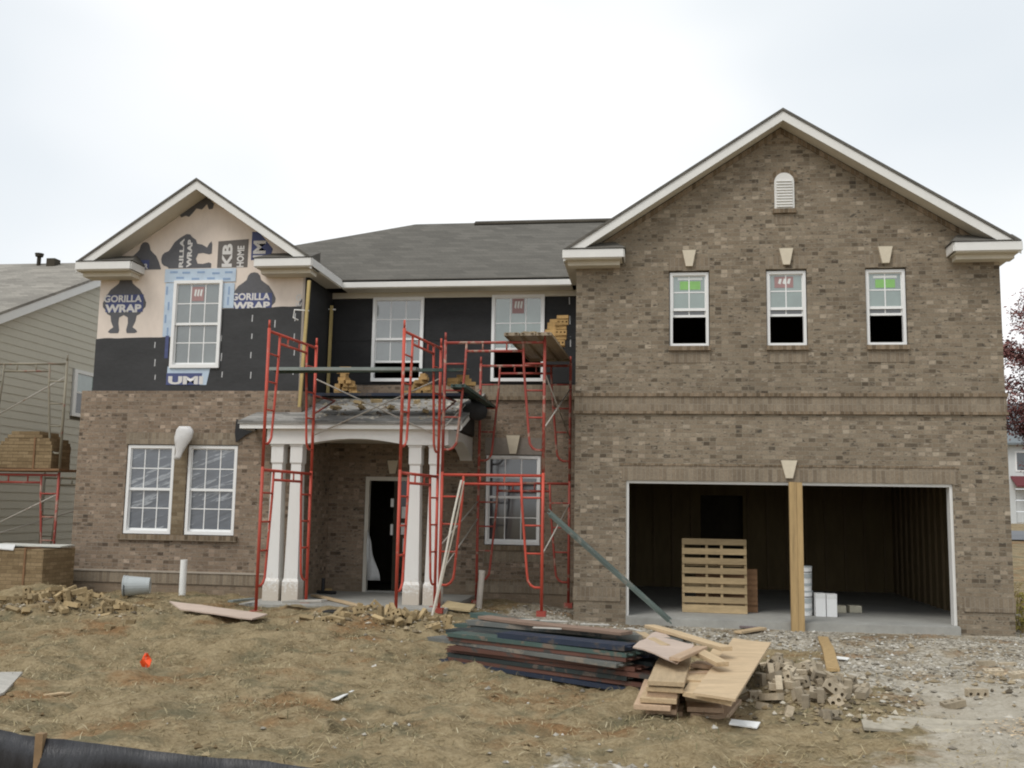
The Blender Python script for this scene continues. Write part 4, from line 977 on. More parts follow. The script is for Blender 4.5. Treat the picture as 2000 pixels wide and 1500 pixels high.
# wall-side brackets carry the lower planks
for A, B in ((SA, SB), (SC, SD)):
    u = (Vector((*B, 0))-Vector((*A, 0))).normalized()
    b0 = Vector((*B, LZ-.075)); MB().tube([b0, b0+u*.78], .02, 6).tube([b0-Vector((0, 0, .3)), b0+u*.74-Vector((0, 0, .02))], .014, 6).build('bracket', m_dred, s1, True)
s2 = thing('scaffold', 'rusty red scaffold facing the street beside the garage wing', 'scaffold', (-1.95, .2, 0))
FA, FB, FC, FD = (-2.825, -.9), (-1.262, -.9), (-2.62, 1.22), (-1.03, 1.22)
frame(s2, FA, FB, .12, H1, m_red); frame(s2, FA, FB, .122+H1, H1, m_dred)
frame(s2, FC, FD, .06, H1, m_dred); frame(s2, FC, FD, .062+H1, H1, m_dred)
brace(s2, v3(FB, 2.85), v3(FD, 3.72)); brace(s2, v3(FB, 3.72), v3(FD, 2.85))
brace(s2, v3(FB, .95), v3(FD, 1.72)); brace(s2, v3(FA, 1.05), v3(FC, 1.75)); brace(s2, v3(FA, 2.85), v3(FC, 3.72))
for A, z in ((FA, .12), (FB, .12), (FC, .06), (FD, .06)):
    MB().box(A[0]-.07, A[0]+.07, A[1]-.07, A[1]+.07, z-.08, z-.002).build('base_plate', m_dred, s2)
brace(s2, v3(FA, .62), v3(FC, 1.45))
s3 = thing('scaffold', 'thin red scaffold standing against the green sided house', 'scaffold', (-10.8, 1, 0))
TA, TB, TC, TD = (-11.62, .5), (-10.06, .5), (-11.62, 2.5), (-10.06, 2.5)
frame(s3, TA, TB, .10, 2.03, m_dred); frame(s3, TA, TB, 2.132, 2.0, m_dull)
frame(s3, TC, TD, .10, 2.03, m_dull); brace(s3, v3(TA, .9), v3(TD, 1.7)); brace(s3, v3(TA, 3.0), v3(TB, 3.85)); brace(s3, v3(TB, 1.75), v3(TA, 1.0))

# ------------------------------------------------------------------ planks
def plank_mesh(L, mat, W=.235, T=.05):
    """pressed steel deck: ribbed top, turned-down flanges and end hooks"""
    m = MB(); n = 4
    for i in range(n):
        a = -W/2+W*i/n; m.box(-L/2, L/2, a+.004, a+W/n-.004, T-.008, T)
        if i: m.box(-L/2, L/2, a-.004, a+.004, T-.013, T-.009)
    m.box(-L/2, L/2, -W/2, -W/2+.004, 0, T-.008); m.box(-L/2, L/2, W/2-.004, W/2, 0, T-.008)
    m.box(-L/2, -L/2+.004, -W/2+.004, W/2-.004, 0, T-.008); m.box(L/2-.004, L/2, -W/2+.004, W/2-.004, 0, T-.008)
    for s in (-1, 1):
        for y in (-.07, .07): m.box(min(s*L/2, s*(L/2+.05)), max(s*L/2, s*(L/2+.05)), y-.02, y+.02, T-.018, T-.008)
    return m.mesh('scaffold_plank', mat)
PMS = {}
def plank(L, mat, mid, yaw, pitch, roll, label, group=None, T=.05):
    key = (round(L, 2), mat.name, T)
    if key not in PMS: PMS[key] = plank_mesh(L, mat, .235, T)
    o = bpy.data.objects.new('scaffold_plank', PMS[key]); COL.objects.link(o)
    o.location = mid; o.rotation_euler = (roll, pitch, yaw); return tag(o, label, 'plank', group)
plank(3.05, m_pgreen, (-4.05, -.78, 3.74), .03, -.012, .1, 'grey green plank laid across the front of the porch scaffold')
plank(2.4, m_pgrey, (-4.4, -1.06, 3.725), -.05, .01, .06, 'weathered grey plank nearest the street on the porch scaffold')
plank(2.6, m_pgreen, (-3.95, .10, LZ-.05), 0, .0, 0, 'green plank on the wall side of the porch scaffold under the bricks')
plank(2.6, m_pnavy, (-3.92, -.145, LZ-.051), 0, .0, 0, 'dark plank beside the green one on the wall side of the porch scaffold')
plank(2.35, m_pgreen, (-2.52, .12, 3.42), P2-.05, .04, 0, 'green edged plank running back to the wall where the scaffolds meet')
for k, x in enumerate((-1.71, -1.46, -1.21)):
    plank(2.5, m_ptan, (x, .17, 4.247), P2-.04, .012, 0, 'tan plank on top of the tall scaffold by the garage, seen from below', 'highest planks of the scaffold')
plank(2.1, m_pgreen, (.17-.25, -.42, .70), 0, 0, 0, 'leaning').location = (0, 0, 0)
lean = [o for o in COL.objects if o.get('label') == 'leaning'][0]
la = on_y(1072, 1005, -1.05); lb = on_z(1304, 1210, gz(.62, .2)+.02); lb = on_y(1304, 1212, -.45)
lv = (lb-la); lean.data = plank_mesh(lv.length, m_plean, .13, .045); lean.location = (la+lb)/2
lean.rotation_euler = (.5, math.asin(-lv.z/lv.length), math.atan2(lv.y, lv.x)); lean['label'] = 'green steel plank leaning from the scaffold down to the garage sill'
# wooden boards
def board_mesh(L, W, T, mat, warp=.006, name='board'):
    bm = bmesh.new(); bmesh.ops.create_cube(bm, size=1); bmesh.ops.scale(bm, vec=(L, W, T), verts=bm.verts)
    bmesh.ops.bevel(bm, geom=list(bm.edges), offset=min(.004, T*.2), segments=1, affect='EDGES')
    n = max(1, int(L/.25)); 
    for k in range(1, n):
        x = -L/2+L*k/n; g = bm.verts[:]+bm.edges[:]+bm.faces[:]
        bmesh.ops.bisect_plane(bm, geom=g, plane_co=(x, 0, 0), plane_no=(1, 0, 0))
    s = random.uniform(0, 50)
    for v in bm.verts:
        v.co.z += warp*math.sin(v.co.x*2.2+s)+warp*.6*noise.noise((v.co.x*2, v.co.y*3, s)); v.co.y += warp*.5*math.sin(v.co.x*1.5+s)
        if abs(v.co.x) > L/2-.02: v.co.x += random.uniform(-.003, .003)
    me = bpy.data.meshes.new(name); bm.to_mesh(me); bm.free(); me.materials.append(mat); return me
def board(L, W, T, mat, mid, yaw, label, cat='board', group=None, pitch=0, roll=0, name='wooden_board', warp=.006):
    o = bpy.data.objects.new(name, board_mesh(L, W, T, mat, warp, name)); COL.objects.link(o)
    o.location = mid; o.rotation_euler = (roll, pitch, yaw); return tag(o, label, cat, group)
def board_pts(a, b, W, T, mat, label, cat='board', group=None, roll=0, name='wooden_board', warp=.006):
    a, b = Vector(a), Vector(b); d = b-a
    return board(d.length, W, T, mat, (a+b)/2, math.atan2(d.y, d.x), label, cat, group, math.asin(-d.z/d.length), roll, name, warp)

# stack of old scaffold planks on the straw
random.seed(14)
dirv = Vector((.24+1.70, -6.84+5.70, 0)); yaw = math.atan2(dirv.y, dirv.x); ux = Vector((math.cos(yaw), math.sin(yaw), 0)); uy = Vector((-math.sin(yaw), math.cos(yaw), 0))
org = Vector((-1.70, -5.69, 0))
kinds = [(m_pdark, 'black painted'), (m_prust, 'rust brown'), (m_pnavy, 'navy blue'), (m_pgreen, 'dull green'), (m_pgrey2, 'weathered grey')]
layers = 8
for lv in range(layers):
    for k in range(4):
        kk = random.choices(range(5), (6, 4, 3, 2, 1))[0]
        if lv == 0 and k == 0: kk = 2
        if lv == layers-1 and k == 0: kk = 3
        if lv == layers-1 and k == 3: kk = 3
        if lv == 1 and k == 0: kk = 1
        mt, nm = kinds[kk]; L = random.choice((2.15, 2.15, 2.45))
        mid = org + ux*(1.12+random.gauss(0, .09)-.015*lv-.10*k) + uy*(.13+k*.247+random.gauss(0, .018))
        zz = gz(mid.x, mid.y, False)*.5 + .02+lv*.041
        place = {0: 'street side', 4: 'house side'}.get(k, 'middle')
        plank(L, mt, (mid.x, mid.y, zz), yaw+random.gauss(0, .026), random.gauss(0, .006), 0, f'{nm} steel plank in the long low stack of planks on the straw', 'steel planks stacked on the yard', .038)
zt = .02+layers*.041
for dx, k, L, mt, dyaw, lab in [(.95, 3.1, 2.6, m_pgrey2, .06, 'weathered grey plank lying askew on top of the plank stack'), (1.35, .2, 1.5, m_pnavy, -.02, 'navy plank on top of the plank stack at its street edge'),
                            (.75, 3.5, 2.5, m_pgreen, -.05, 'green plank on top of the plank stack at its house edge')]:
    mid = org+ux*dx+uy*(.1+k*.247); plank(L, mt, (mid.x, mid.y, zt+.004), yaw+dyaw, random.gauss(0, .01), 0, lab)
a = org+ux*-.25+uy*.85; b = org+ux*1.75+uy*.62
board_pts((a.x, a.y, zt+.075), (b.x, b.y, zt+.085), .19, .035, plain('weathered_board', (.22, .15, .11), .25, 4, .85, .3, stretch=(.7, 8, 8)), 'weathered brown board lying along the top of the plank stack')
for i, (dx, k, ang) in enumerate([(.5, 4.2, .5), (1.0, 4.4, .6), (1.55, 4.1, -.5), (.2, 3.6, .8), (.85, 1.8, .4)]):
    p = org+ux*dx+uy*(.1+k*.247); board(.3, .045, .012, m_greyply, (p.x, p.y, zt+.07), yaw+ang, 'short splinter of pale wood on top of the plank stack', 'wood scrap', 'splinters on the plank stack', 0, .05, 'wood_scrap', .002)

# cut lumber in front: two leaning stacks with sheets thrown over them
def lum(pa, pb, za, zb, W, T, mat, label, group=None, roll=0):
    a = on_z(*pa, za); b = on_z(*pb, zb); return board_pts(a, b, W, T, mat, label, 'lumber', group, roll, 'lumber_board')
random.seed(9)
z = .02
LB = [(1298, 1404, .285, m_lumpk), (1290, 1392, .30, m_lumpk), (1286, 1386, .26, m_lumpk), (1283, 1375, .30, m_lumx), (1288, 1367, .29, m_lumpk), (1290, 1358, .29, m_lumx), (1297, 1345, .29, m_lumx)]
p0 = on_z(1298, 1412, 0.0)
for i in range(7):
    T = .04; off = (-.0, -.03, -.10, -.05, -.02, .0, .012)[i]; ln = (1.0, 1.3, 1.5, 1.2, 1.4, 1.3, 1.55)[i]
    frt = (.16, .02, -.06, -.03, .02, .0, -.02)[i]
    zz = .03+i*.0425; ya = p0.y+.05+frt; xa = p0.x+off+.0
    board_pts((xa, ya, zz), (xa+.10+random.gauss(0, .015), ya+ln, zz+.004), (.285, .24, .285, .285, .235, .285, .285)[i], T, LB[i][3],
              'uppermost pine board of the left lumber pile' if i == 6 else 'lowest pinkish board of the left lumber pile' if i == 0 else 'sawn pine board in the middle of the left lumber pile', 'lumber', None if i in (0, 6) else 'boards of the left lumber pile', 0, 'lumber_board')
q0 = on_z(1378, 1408, 0.0)
for i in range(6):
    zz = .03+i*.0425; ln = (.7, .95, .8, .9, .8, .75)[i]; xa = q0.x+(.02, .0, -.04, .05, .0, -.05)[i]; ya = q0.y+(.0, .05, .25, .12, .22, .28)[i]
    board_pts((xa, ya, zz), (xa+(.18, .0, .3, .1, .2, .1)[i], ya+ln, zz+.005), (.285, .285, .235, .285, .19, .235)[i], .04, (m_lumpk, m_lumpk, m_lumx, m_lumx, m_lumpk, m_lumx)[i],
              'lowest board of the right lumber pile under the big sheet' if i == 0 else 'sawn board in the right lumber pile', 'lumber', None if i == 0 else 'boards of the right lumber pile', 0, 'lumber_board')
# the big tawny sheet: two thick panels lying one on the other
def sheet(corners, th, mat, label, cat='sheet', name='plywood_sheet', sub=6, warp=.01):
    m = MB(); c = [Vector(p) for p in corners]; n = sub; vs = []
    for t in (0, 1):
        for j in range(n+1):
            for i in range(n+1):
                u, v = i/n, j/n; p = (c[0]*(1-u)+c[1]*u)*(1-v)+(c[3]*(1-u)+c[2]*u)*v
                p = p+Vector((0, 0, warp*noise.noise((p.x*2.5, p.y*2.5, 5))-t*th)); vs.append(p)
    N = (n+1)**2; fs = []
    for j in range(n):
        for i in range(n):
            a = j*(n+1)+i; fs += [(a, a+1, a+n+2, a+n+1), (N+a, N+a+n+1, N+a+n+2, N+a+1)]
    edge = [i for i in range(n+1)]+[j*(n+1)+n for j in range(1, n+1)]+[n*(n+1)+i for i in range(n-1, -1, -1)]+[j*(n+1) for j in range(n-1, 0, -1)]
    for i in range(len(edge)): a, b = edge[i], edge[(i+1) % len(edge)]; fs.append((a, N+a, N+b, b))
    m.add(vs, fs); return tag(center_mesh(m.build(name, mat)), label, cat)
ZB = .33
sheet([on_z(1353, 1352, .265), on_z(1436, 1366, .265), on_z(1506, 1254, .36), on_z(1432, 1246, .36)], .02, m_ply, 'big tawny plywood panel lying over the right lumber pile and brick heap', sub=4)
sheet([on_z(1333, 1350, .235), on_z(1428, 1371, .235), on_z(1480, 1275, .32), on_z(1400, 1255, .32)], .034, m_lumx, 'thick panel lying directly under the big tawny panel', sub=4)
sheet([on_z(1236, 1262, .42), on_z(1322, 1290, .40), on_z(1356, 1262, .41), on_z(1283, 1232, .42)], .012, m_pinkply, 'bent pinkish plywood offcut between plank stack and lumber', sub=4, warp=.03)
lum((1318, 1288), (1372, 1266), .41, .42, .10, .03, m_lumpk, 'narrow pinkish batten along the edge of the bent plywood offcut')
lum((1268, 1224), (1420, 1266), .44, .42, .12, .035, m_lumx, 'long pine board lying across the back of the lumber')
lum((1365, 1272), (1412, 1296), .41, .37, .12, .038, m_lumx, 'short pine board sloping down from the bent plywood')
lum((1355, 1296), (1400, 1300), .30, .30, .2, .038, m_lumpk, 'pinkish offcut on top of the right lumber pile')
lum((1250, 1235), (1300, 1262), .40, .41, .09, .03, m_lumx, 'short pale batten at the head of the bent plywood')
lum((1330, 1316), (1428, 1314), .26, .26, .08, .025, m_lumpk, 'thin strip of wood poking out of the right lumber pile')
a = on_z(1608, 1232, .0); b = on_z(1628, 1303, .0)
board_pts((a.x, a.y, gz(a.x, a.y)+.03), (b.x, b.y, gz(b.x, b.y)+.05), .14, .04, m_post, 'single orange pine board lying on the gravel before the garage', warp=.012)
a = on_z(1432, 1212, -.05); b = on_z(1520, 1222, -.05)
board_pts((a.x-.3, a.y, gz(a.x, a.y)+.03), (b.x-.3, b.y, gz(b.x, b.y)+.03), .12, .035, plain('grey_board', (.16, .13, .13), .2, 4, .85, .3), 'dark grey board lying on the gravel behind the lumber')
a = on_z(1440, 1226, -.03); b = on_z(1490, 1220, -.03)
board_pts((a.x, a.y, gz(a.x, a.y)+.04), (b.x, b.y, gz(b.x, b.y)+.05), .13, .035, m_lumx, 'pale offcut on the gravel just behind the big tawny panel')
# pale sheet with slurry and sawdust at the right
sheet([(1.95, -7.93, gz(1.95, -7.95)+.04), (3.3, -7.78, gz(3.3, -7.78)-.03), (3.2, -7.35, gz(3.2, -7.35)-.03), (2.0, -7.55, gz(2, -7.5)+.02)], .02, plain('slurry_sheet', (.40, .36, .285), .3, 2.2, .9, .3), 'pale mortar stained plywood sheet flat on the drive', warp=.015)
m_saw = island_mat('sawdust_grain', [(0, (.42, .30, .17)), (.6, (.58, .44, .28)), (1, (.70, .56, .38))])
def sawd(x, y):
    d = math.hypot((x-3.75)/1.0, (y+7.75)/.5); d2 = math.hypot((x-4.6)/.9, (y+4.6)/.7)
    return max(0, 1-d)*.9+max(0, 1-d2)*.5
V = []; F = []
for _ in range(46000):
    x = random.uniform(2.4, 5.6); y = random.uniform(-8.6, -3.8)
    if random.random() > sawd(x, y): continue
    z = gz(x, y)+.055+.05*sawd(x, y) if (1.95 < x < 2.7 and -7.95 < y < -7.4) else gz(x, y)+.012; s = random.uniform(.008, .02); a = random.uniform(0, 6.3); o = len(V)
    V += [(x+s*math.cos(a+k*2.09), y+s*math.sin(a+k*2.09), z+random.uniform(0, .008)) for k in range(3)]; F.append((o, o+1, o+2))
me = bpy.data.meshes.new('sawdust'); me.from_pydata(V, [], F); me.materials.append(m_saw)
o = bpy.data.objects.new('sawdust', me); COL.objects.link(o); tag(o, 'orange sawdust spilled over the pale sheet', 'sawdust', None, 'stuff')

# boards before the porch
sheet([on_z(352, 1189, .19), on_z(492, 1208, .17), on_z(522, 1199, .19), on_z(331, 1173, .27)], .018, m_pinkply, 'pale plywood sheet propped on the straw left of the porch')
a = on_z(372, 1196, .12); b = on_z(494, 1211, .11)
board_pts((a.x, a.y+.04, gz(a.x, a.y)+.03), (b.x, b.y+.04, gz(b.x, b.y)+.03), .1, .07, m_cboard, 'dark brown board under the edge of the propped plywood sheet')
a = on_z(612, 1160, .14); b = on_z(755, 1190, .15)
board_pts((a.x, a.y, .115), (b.x, b.y, .115), .10, .035, m_lumx, 'long pale board lying across the porch slab')
a = on_z(640, 1198, .07); b = on_z(842, 1208, .07)
board_pts((a.x, a.y-.1, .10), (b.x, b.y-.05, .09), .22, .045, m_rub, 'dark plank forming a step along the porch edge')
a = on_z(556, 1193, .05); b = on_z(632, 1198, .05)
board_pts((a.x, a.y, gz(a.x, a.y)+.07), (b.x, b.y, gz(b.x, b.y)+.08), .16, .035, m_greyply, 'grey board on the straw between the plywood sheet and the step')
a = on_z(862, 1192, .04); b = on_z(918, 1198, .04)
sheet([(a.x, a.y, .10), (b.x, b.y, .09), (b.x+.02, b.y+.35, .14), (a.x+.02, a.y+.35, .16)], .03, plain('yellow_board', (.5, .4, .23), .12, 4, .8, .2), 'small yellowish panel lying behind the plank stack', sub=2)
a = on_z(842, 1205, .05); b = on_y(902, 938, -1.05)
board_pts(a, b, .035, .02, plain('pale_batten', (.62, .58, .50), .1, 5, .7, .1), 'thin pale batten leaning against the street scaffold', warp=.01)
a = on_z(848, 1198, .06); b = on_y(907, 940, -.98)
board_pts(a, b, .03, .018, plain('second_batten', (.52, .47, .38), .1, 5, .7, .1), 'second slightly darker batten leaning behind the pale one', warp=.01)
a = on_z(450, 1180, .12); b = on_z(496, 1170, .15)
board_pts((a.x, a.y, gz(a.x, a.y)+.06), (b.x, b.y, gz(b.x, b.y)+.1), .1, .03, m_pgrey, 'grey green offcut beside the left scaffold foot')
a = on_z(612, 1153, .1); b = on_z(648, 1153, .1)
board_pts((a.x, a.y, .11), (b.x, b.y, .11), .12, .035, m_post, 'short orange offcut behind the long board on the porch')
a = on_z(22, 1290, .1)
sheet([on_z(-20, 1365, .02), on_z(8, 1352, .04), on_z(45, 1312, .08), on_z(0, 1312, .10)], .02, m_greyply, 'grey board end poking in at the left edge above the silt fence', sub=2)
for px, py in [(105, 1355), (120, 1352)]:
    p = on_z(px, py, .02); board(.17, .03, .02, m_lumx, (p.x, p.y, gz(p.x, p.y)+.02), 1.0, 'small pale stick on the straw left of the orange flag', 'stick', 'pale sticks on the straw', name='wooden_stick')

# corner poles for the masons
def story_pole(x, y, za, zb, tilt, label, bz):
    t = thing('corner_pole', label, 'pole', (x, y, za))
    board_ = MB(); s = .024
    board_.add([(x-s+tilt*0, y-s, za), (x+s, y-s, za), (x+s, y+s, za), (x-s, y+s, za), (x-s+tilt, y-s, zb), (x+s+tilt, y-s, zb), (x+s+tilt, y+s, zb), (x-s+tilt, y+s, zb)], [(0,3,2,1),(4,5,6,7),(0,1,5,4),(1,2,6,5),(2,3,7,6),(3,0,4,7)])
    board_.build('post', plain('pole_wood', (.47, .36, .15), .15, 5, .7, .1), t)
    b = MB(); b.tube([(x+.09, y, bz), (x-.16, y, bz+.02), (x-.17, y-.02, bz-.12), (x-.09, y, bz-.16)], .014, 6); b.build('bracket', m_trim, t, True); return t
a = on_y(585, 795, -.06); b = on_y(604, 548, -.06)
story_pole(a.x, -.06, a.z, b.z, b.x-a.x, 'tall yellow corner pole at the outer corner of the left wing', on_y(600, 607, -.06).z)
a = on_y(640, 770, 1.72); b = on_y(648, 597, 1.72)
story_pole(a.x, 1.72, a.z, b.z, b.x-a.x, 'shorter yellow corner pole deep in the inner corner above the porch', on_y(640, 605, 1.72).z)

# ------------------------------------------------------------------ garage things
a = on_y(1549, 938, -.16); b = on_y(1573, 938, -.16); c = on_y(1558, 1228, -.16)
pm = MB(); x0, x1 = 2.50, 2.69; zb = gz(2.6, -.25)-.03
pm.box(x0-.03, x0+.012, -.26, -.17, zb, 2.105); pm.box(x0+.015, x1-.03, -.25, -.18, zb-.01, 2.105)
post = thing('timber_post', 'raw pine prop standing in the middle of the garage opening', 'post', (2.58, -.21, zb))
MB().box(x0-.045, x0+.06, -.26, -.17, zb, 2.105).build('stud', m_post, post)
MB().box(x0+.063, x1-.04, -.255, -.165, zb-.01, 2.10).build('stud', m_post, post)
def pallet(parent_label, x, y, yaw, W, H, mat, lean=.06):
    t = thing('pallet', parent_label, 'pallet', (0, 0, 0))
    n = 8; bh = .098; gap = (H-n*bh)/(n-1)
    for k in range(n):
        z = k*(bh+gap); hh = bh+(.025 if k in (0, n-1) else 0)
        MB().box(-W/2, W/2, -.02, 0, z, min(z+hh, H)).build('slat', mat, t)
    for xx in (-W/2+.02, -.12, .12, W/2-.02): MB().box(xx-.02, xx+.02, .001, .09, 0.01, H-.01).build('stringer', mat, t)
    for k in range(4): z = .05+k*(H-.15)/3; MB().box(-W/2, W/2, .091, .11, z, z+.09).build('slat', mat, t)
    t.location = (x, y, .003); t.rotation_euler = (-lean, 0, yaw); return t
# children were built around the origin, so the thing can be moved freely
pallet('pale wooden pallet stood on edge just inside the left garage bay', 1.385, .82, -.03, 1.04, 1.19, m_ppal)
pallet('dark brown pallet stood on edge behind the pale one', 1.60, 1.12, -.02, 1.0, .70, m_cboard)
def pail(x, y, z, label, r=.15, h=.37):
    t = thing('plastic_pail', label, 'pail', (x, y, z), 'white pails behind the post')
    m = MB(); m.tube([(x, y, z), (x, y, z+h)], [r*.92, r], 20); m.build('body', m_vinyl, t, False)
    MB().tube([(x, y, z+h+.001), (x, y, z+h+.02)], r*1.04, 20).build('lid', m_pail, t)
    MB().tube([(x+r*1.02*math.cos(a), y+r*1.02*math.sin(a), z+h*.8) for a in np.linspace(-3.3, .1, 10)], .006, 5).build('handle', m_rub, t)
    for k, (za, zb_) in enumerate(((.08, .12), (.2, .27))):
        pp = [(x+(r*.985+.004)*math.sin(a), y-(r*.985+.004)*math.cos(a)) for a in np.linspace(-.1, 1.1, 7)]
        m2 = MB()
        for i in range(6): m2.quad((*pp[i], z+za), (*pp[i+1], z+za), (*pp[i+1], z+zb_), (*pp[i], z+zb_))
        m2.build('label_print', m_pail, t)
    return t
pail(2.80, .95, .003, 'white pail on the garage floor behind the prop, lower of two'); pail(2.80, .95, .396, 'white pail stacked on another behind the prop, upper of two')
def carton(x0, x1, y0, y1, z0, z1, label):
    t = thing('white_carton', label, 'carton', ((x0+x1)/2, (y0+y1)/2, z0))
    m = MB(); m.box(x0, x1, y0, y1, z0, z1); o = m.build('body', m_vinyl, t)
    f = MB(); f.box(x0-.001, x1+.001, y0-.004, y1+.004, z1-.07, z1+.004); f.build('lid', m_paper, t); return t
carton(2.97, 3.125, .75, .95, .003, .36, 'white carton beside the pails, the left of the pair'); carton(3.14, 3.30, .76, .96, .003, .355, 'white carton of the pair farther from the pails')
for px, lab in ((1642, 'pale concrete block beside the white cartons'), (1671, 'pale concrete block farther from the white cartons')):
    p = on_z(px, 1197, .003); o = board(.2, .19, .115, m_block, (p.x, p.y+.1, .061), random.uniform(-.1, .1), lab, 'block', name='concrete_block', warp=.001)

# ------------------------------------------------------------------ small things in the yard
p = on_z(355, 1173, .06); 
m = MB(); n = 18; zt = on_y(355, 1093, p.y).z; r = .055
for ro, ri in ((r, r*.86),):
    m.tube([(p.x, p.y, gz(p.x, p.y)-.1), (p.x, p.y, zt)], ro, n, False); m.tube([(p.x, p.y, zt-.2), (p.x, p.y, zt)], ri, n, False)
    o_ = len(m.v); vs = [(p.x+q*math.cos(2*math.pi*k/n), p.y+q*math.sin(2*math.pi*k/n), zt) for q in (ro, ri) for k in range(n)]
    m.add(vs, [(k, (k+1) % n, n+(k+1) % n, n+k) for k in range(n)])
tag(center_mesh(m.build('drain_pipe', m_pvc, None, True)), 'white plastic pipe sticking upright out of the ground by the left wall', 'pipe')
a = on_z(935, 1180, .06); b = on_y(941, 1120, a.y-.02)
m = MB(); m.tube([(a.x, a.y, gz(a.x, a.y)-.05), (b.x, b.y, b.z)], .05, 14); m.tube([(b.x, b.y, b.z), (b.x+.005, b.y, b.z+.05)], .056, 14)
tag(center_mesh(m.build('drain_pipe', plain('dirty_pvc', (.55, .5, .44), .15, 6, .5, .1))), 'short dirty pipe leaning a little under the recessed window', 'pipe')
# grey pail on its side
a = on_z(272, 1166, .24); b = on_z(318, 1163, .24)
pc = Vector((-7.72, -.95, gz(-7.72, -.95)+.15)); ax = Vector((.93, .32, .02)).normalized()
t = thing('grey_pail', 'grey plastic pail lying on its side near the left wall', 'pail', pc-Vector((0, 0, .15)))
L = .40; MBp = MB(); MBp.tube([pc-ax*L*.42, pc+ax*L*.58], [.165, .125], 22, False); MBp.tube([pc-ax*L*.41, pc+ax*L*.55], [.155, .118], 22, False)
e = pc+ax*L*.58; MBp.tube([e-ax*.004, e], .125, 22); MBp.build('body', m_pail, t, False)
rim = MB(); 
for k, rr in ((-.42, .172), (-.30, .166)): rim.tube([pc+ax*L*k, pc+ax*(L*k+.016)], rr, 22, k == -9)
rim.build('rim', m_pail, t)
w_ = ax.orthogonal().normalized(); w2 = ax.cross(w_)
MB().tube([pc-ax*L*.34+(w_*math.cos(a_)+w2*math.sin(a_))*.172 for a_ in np.linspace(2.2, 5.2, 10)], .005, 5).build('handle', m_rub, t)
# orange marker flag
p = on_z(284, 1303, .02); gzf = gz(p.x, p.y)
t = thing('marker_flag', 'bright orange marker flag stuck in the straw', 'flag', (p.x, p.y, gzf))
MB().tube([(p.x+.01, p.y, gzf-.03), (p.x-.005, p.y, gzf+.17)], .0025, 5).build('wire', m_brace, t)
m = MB(); pr_ = [(-.045, .02), (-.06, .07), (-.03, .10), (-.02, .155), (.015, .16), (.03, .11), (.05, .085), (.055, .03), (.01, .015)]
m.prism([(p.x+u, gzf+v) for u, v in pr_], 'y', p.y-.006, p.y+.006); fo = m.build('cloth', m_flag, t)
for v in fo.data.vertices: v.co.y += .025*math.sin(v.co.z*50+v.co.x*30)
# white scrap
a = on_z(652, 1365, .03); b = on_z(690, 1340, .03)
sheet([(a.x-.02, a.y-.02, gz(a.x, a.y)+.02), (a.x+.05, a.y-.03, gz(a.x, a.y)+.03), (b.x+.01, b.y, gz(b.x, b.y)+.035), (b.x-.015, b.y, gz(b.x, b.y)+.03)], .008, m_paper, 'white scrap of trim lying in the straw', 'scrap', 'trim_scrap', 3, .01)
for px, py, lab in [(1455, 1417, 'white paper scrap at the foot of the right lumber pile'), (140, 1168, 'grey board lying above the left brick heap'), (1640, 1270, 'white scrap beside the single pine board on the gravel')]:
    p = on_z(px, py, .03); z = gz(p.x, p.y)+.04; w = .12 if px != 140 else .3
    sheet([(p.x-w, p.y-.03, z), (p.x+w*.7, p.y-.04, z-.01), (p.x+w, p.y+.05, z+.01), (p.x-w*.8, p.y+.05, z+.02)], .008, m_paper if px != 140 else m_greyply, lab, 'scrap', 'scrap_piece', 3, .02)
# plastic bag caught above the double window
m = MB(); cz = 2.67; ax_ = on_y(360, 860, .12).x; vs = []; N = 14; M = 12
for j in range(M+1):
    v = j/M; z = 2.93-v*.56; rad = .15*min(1, .55+v*4)*(1-.70*sstep((v-.30)/.6))
    for k in range(N):
        a = 2*math.pi*k/N; rr = rad*(1+.22*noise.noise((math.cos(a)*1.5, math.sin(a)*1.5, v*3+4)))+.015
        vs.append((ax_+.03-.10*v*v+rr*math.cos(a), .03+.35*rr*math.sin(a), z+.03*noise.noise((k, j*.4, 2))))
fs = [(j*N+k, j*N+(k+1) % N, (j+1)*N+(k+1) % N, (j+1)*N+k) for j in range(M) for k in range(N)]+[tuple(range(N-1, -1, -1)), tuple(range(M*N, M*N+N))]
m.add(vs, fs); tag(center_mesh(m.build('plastic_bag', plain('bag_plastic', (.62, .61, .60), .12, 8, .4, .4), None, True)), 'crumpled whitish plastic bag hanging between the double windows', 'bag')
# clear plastic sheet by the door
m = MB(); ptsL = []; 
A = [on_y(718, 1035, RY-.05), on_y(716, 1133, RY-.05), on_y(741, 1134, RY-.08), on_y(733, 1085, RY-.06)]
n = 10; vs = []
for i in range(n+1):
    u = i/n; xl = A[0].x*(1-u)+A[1].x*u; xr = A[0].x*(1-u)+A[2].x*u+.02*math.sin(u*9); z = A[0].z*(1-u)+A[1].z*u
    for k in range(5): vs.append((xl+(xr-xl)*k/4, RY-.06-.03*math.sin(k*2+u*5), z))
m.add(vs, [(i*5+k, i*5+k+1, i*5+6+k, i*5+5+k) for i in range(n) for k in range(4)])
o = m.build('plastic_sheet', m_film, None, True); o.modifiers.new('thickness', 'SOLIDIFY').thickness = .004
tag(center_mesh(o), 'clear plastic sheeting hanging at the left door jamb', 'sheeting')
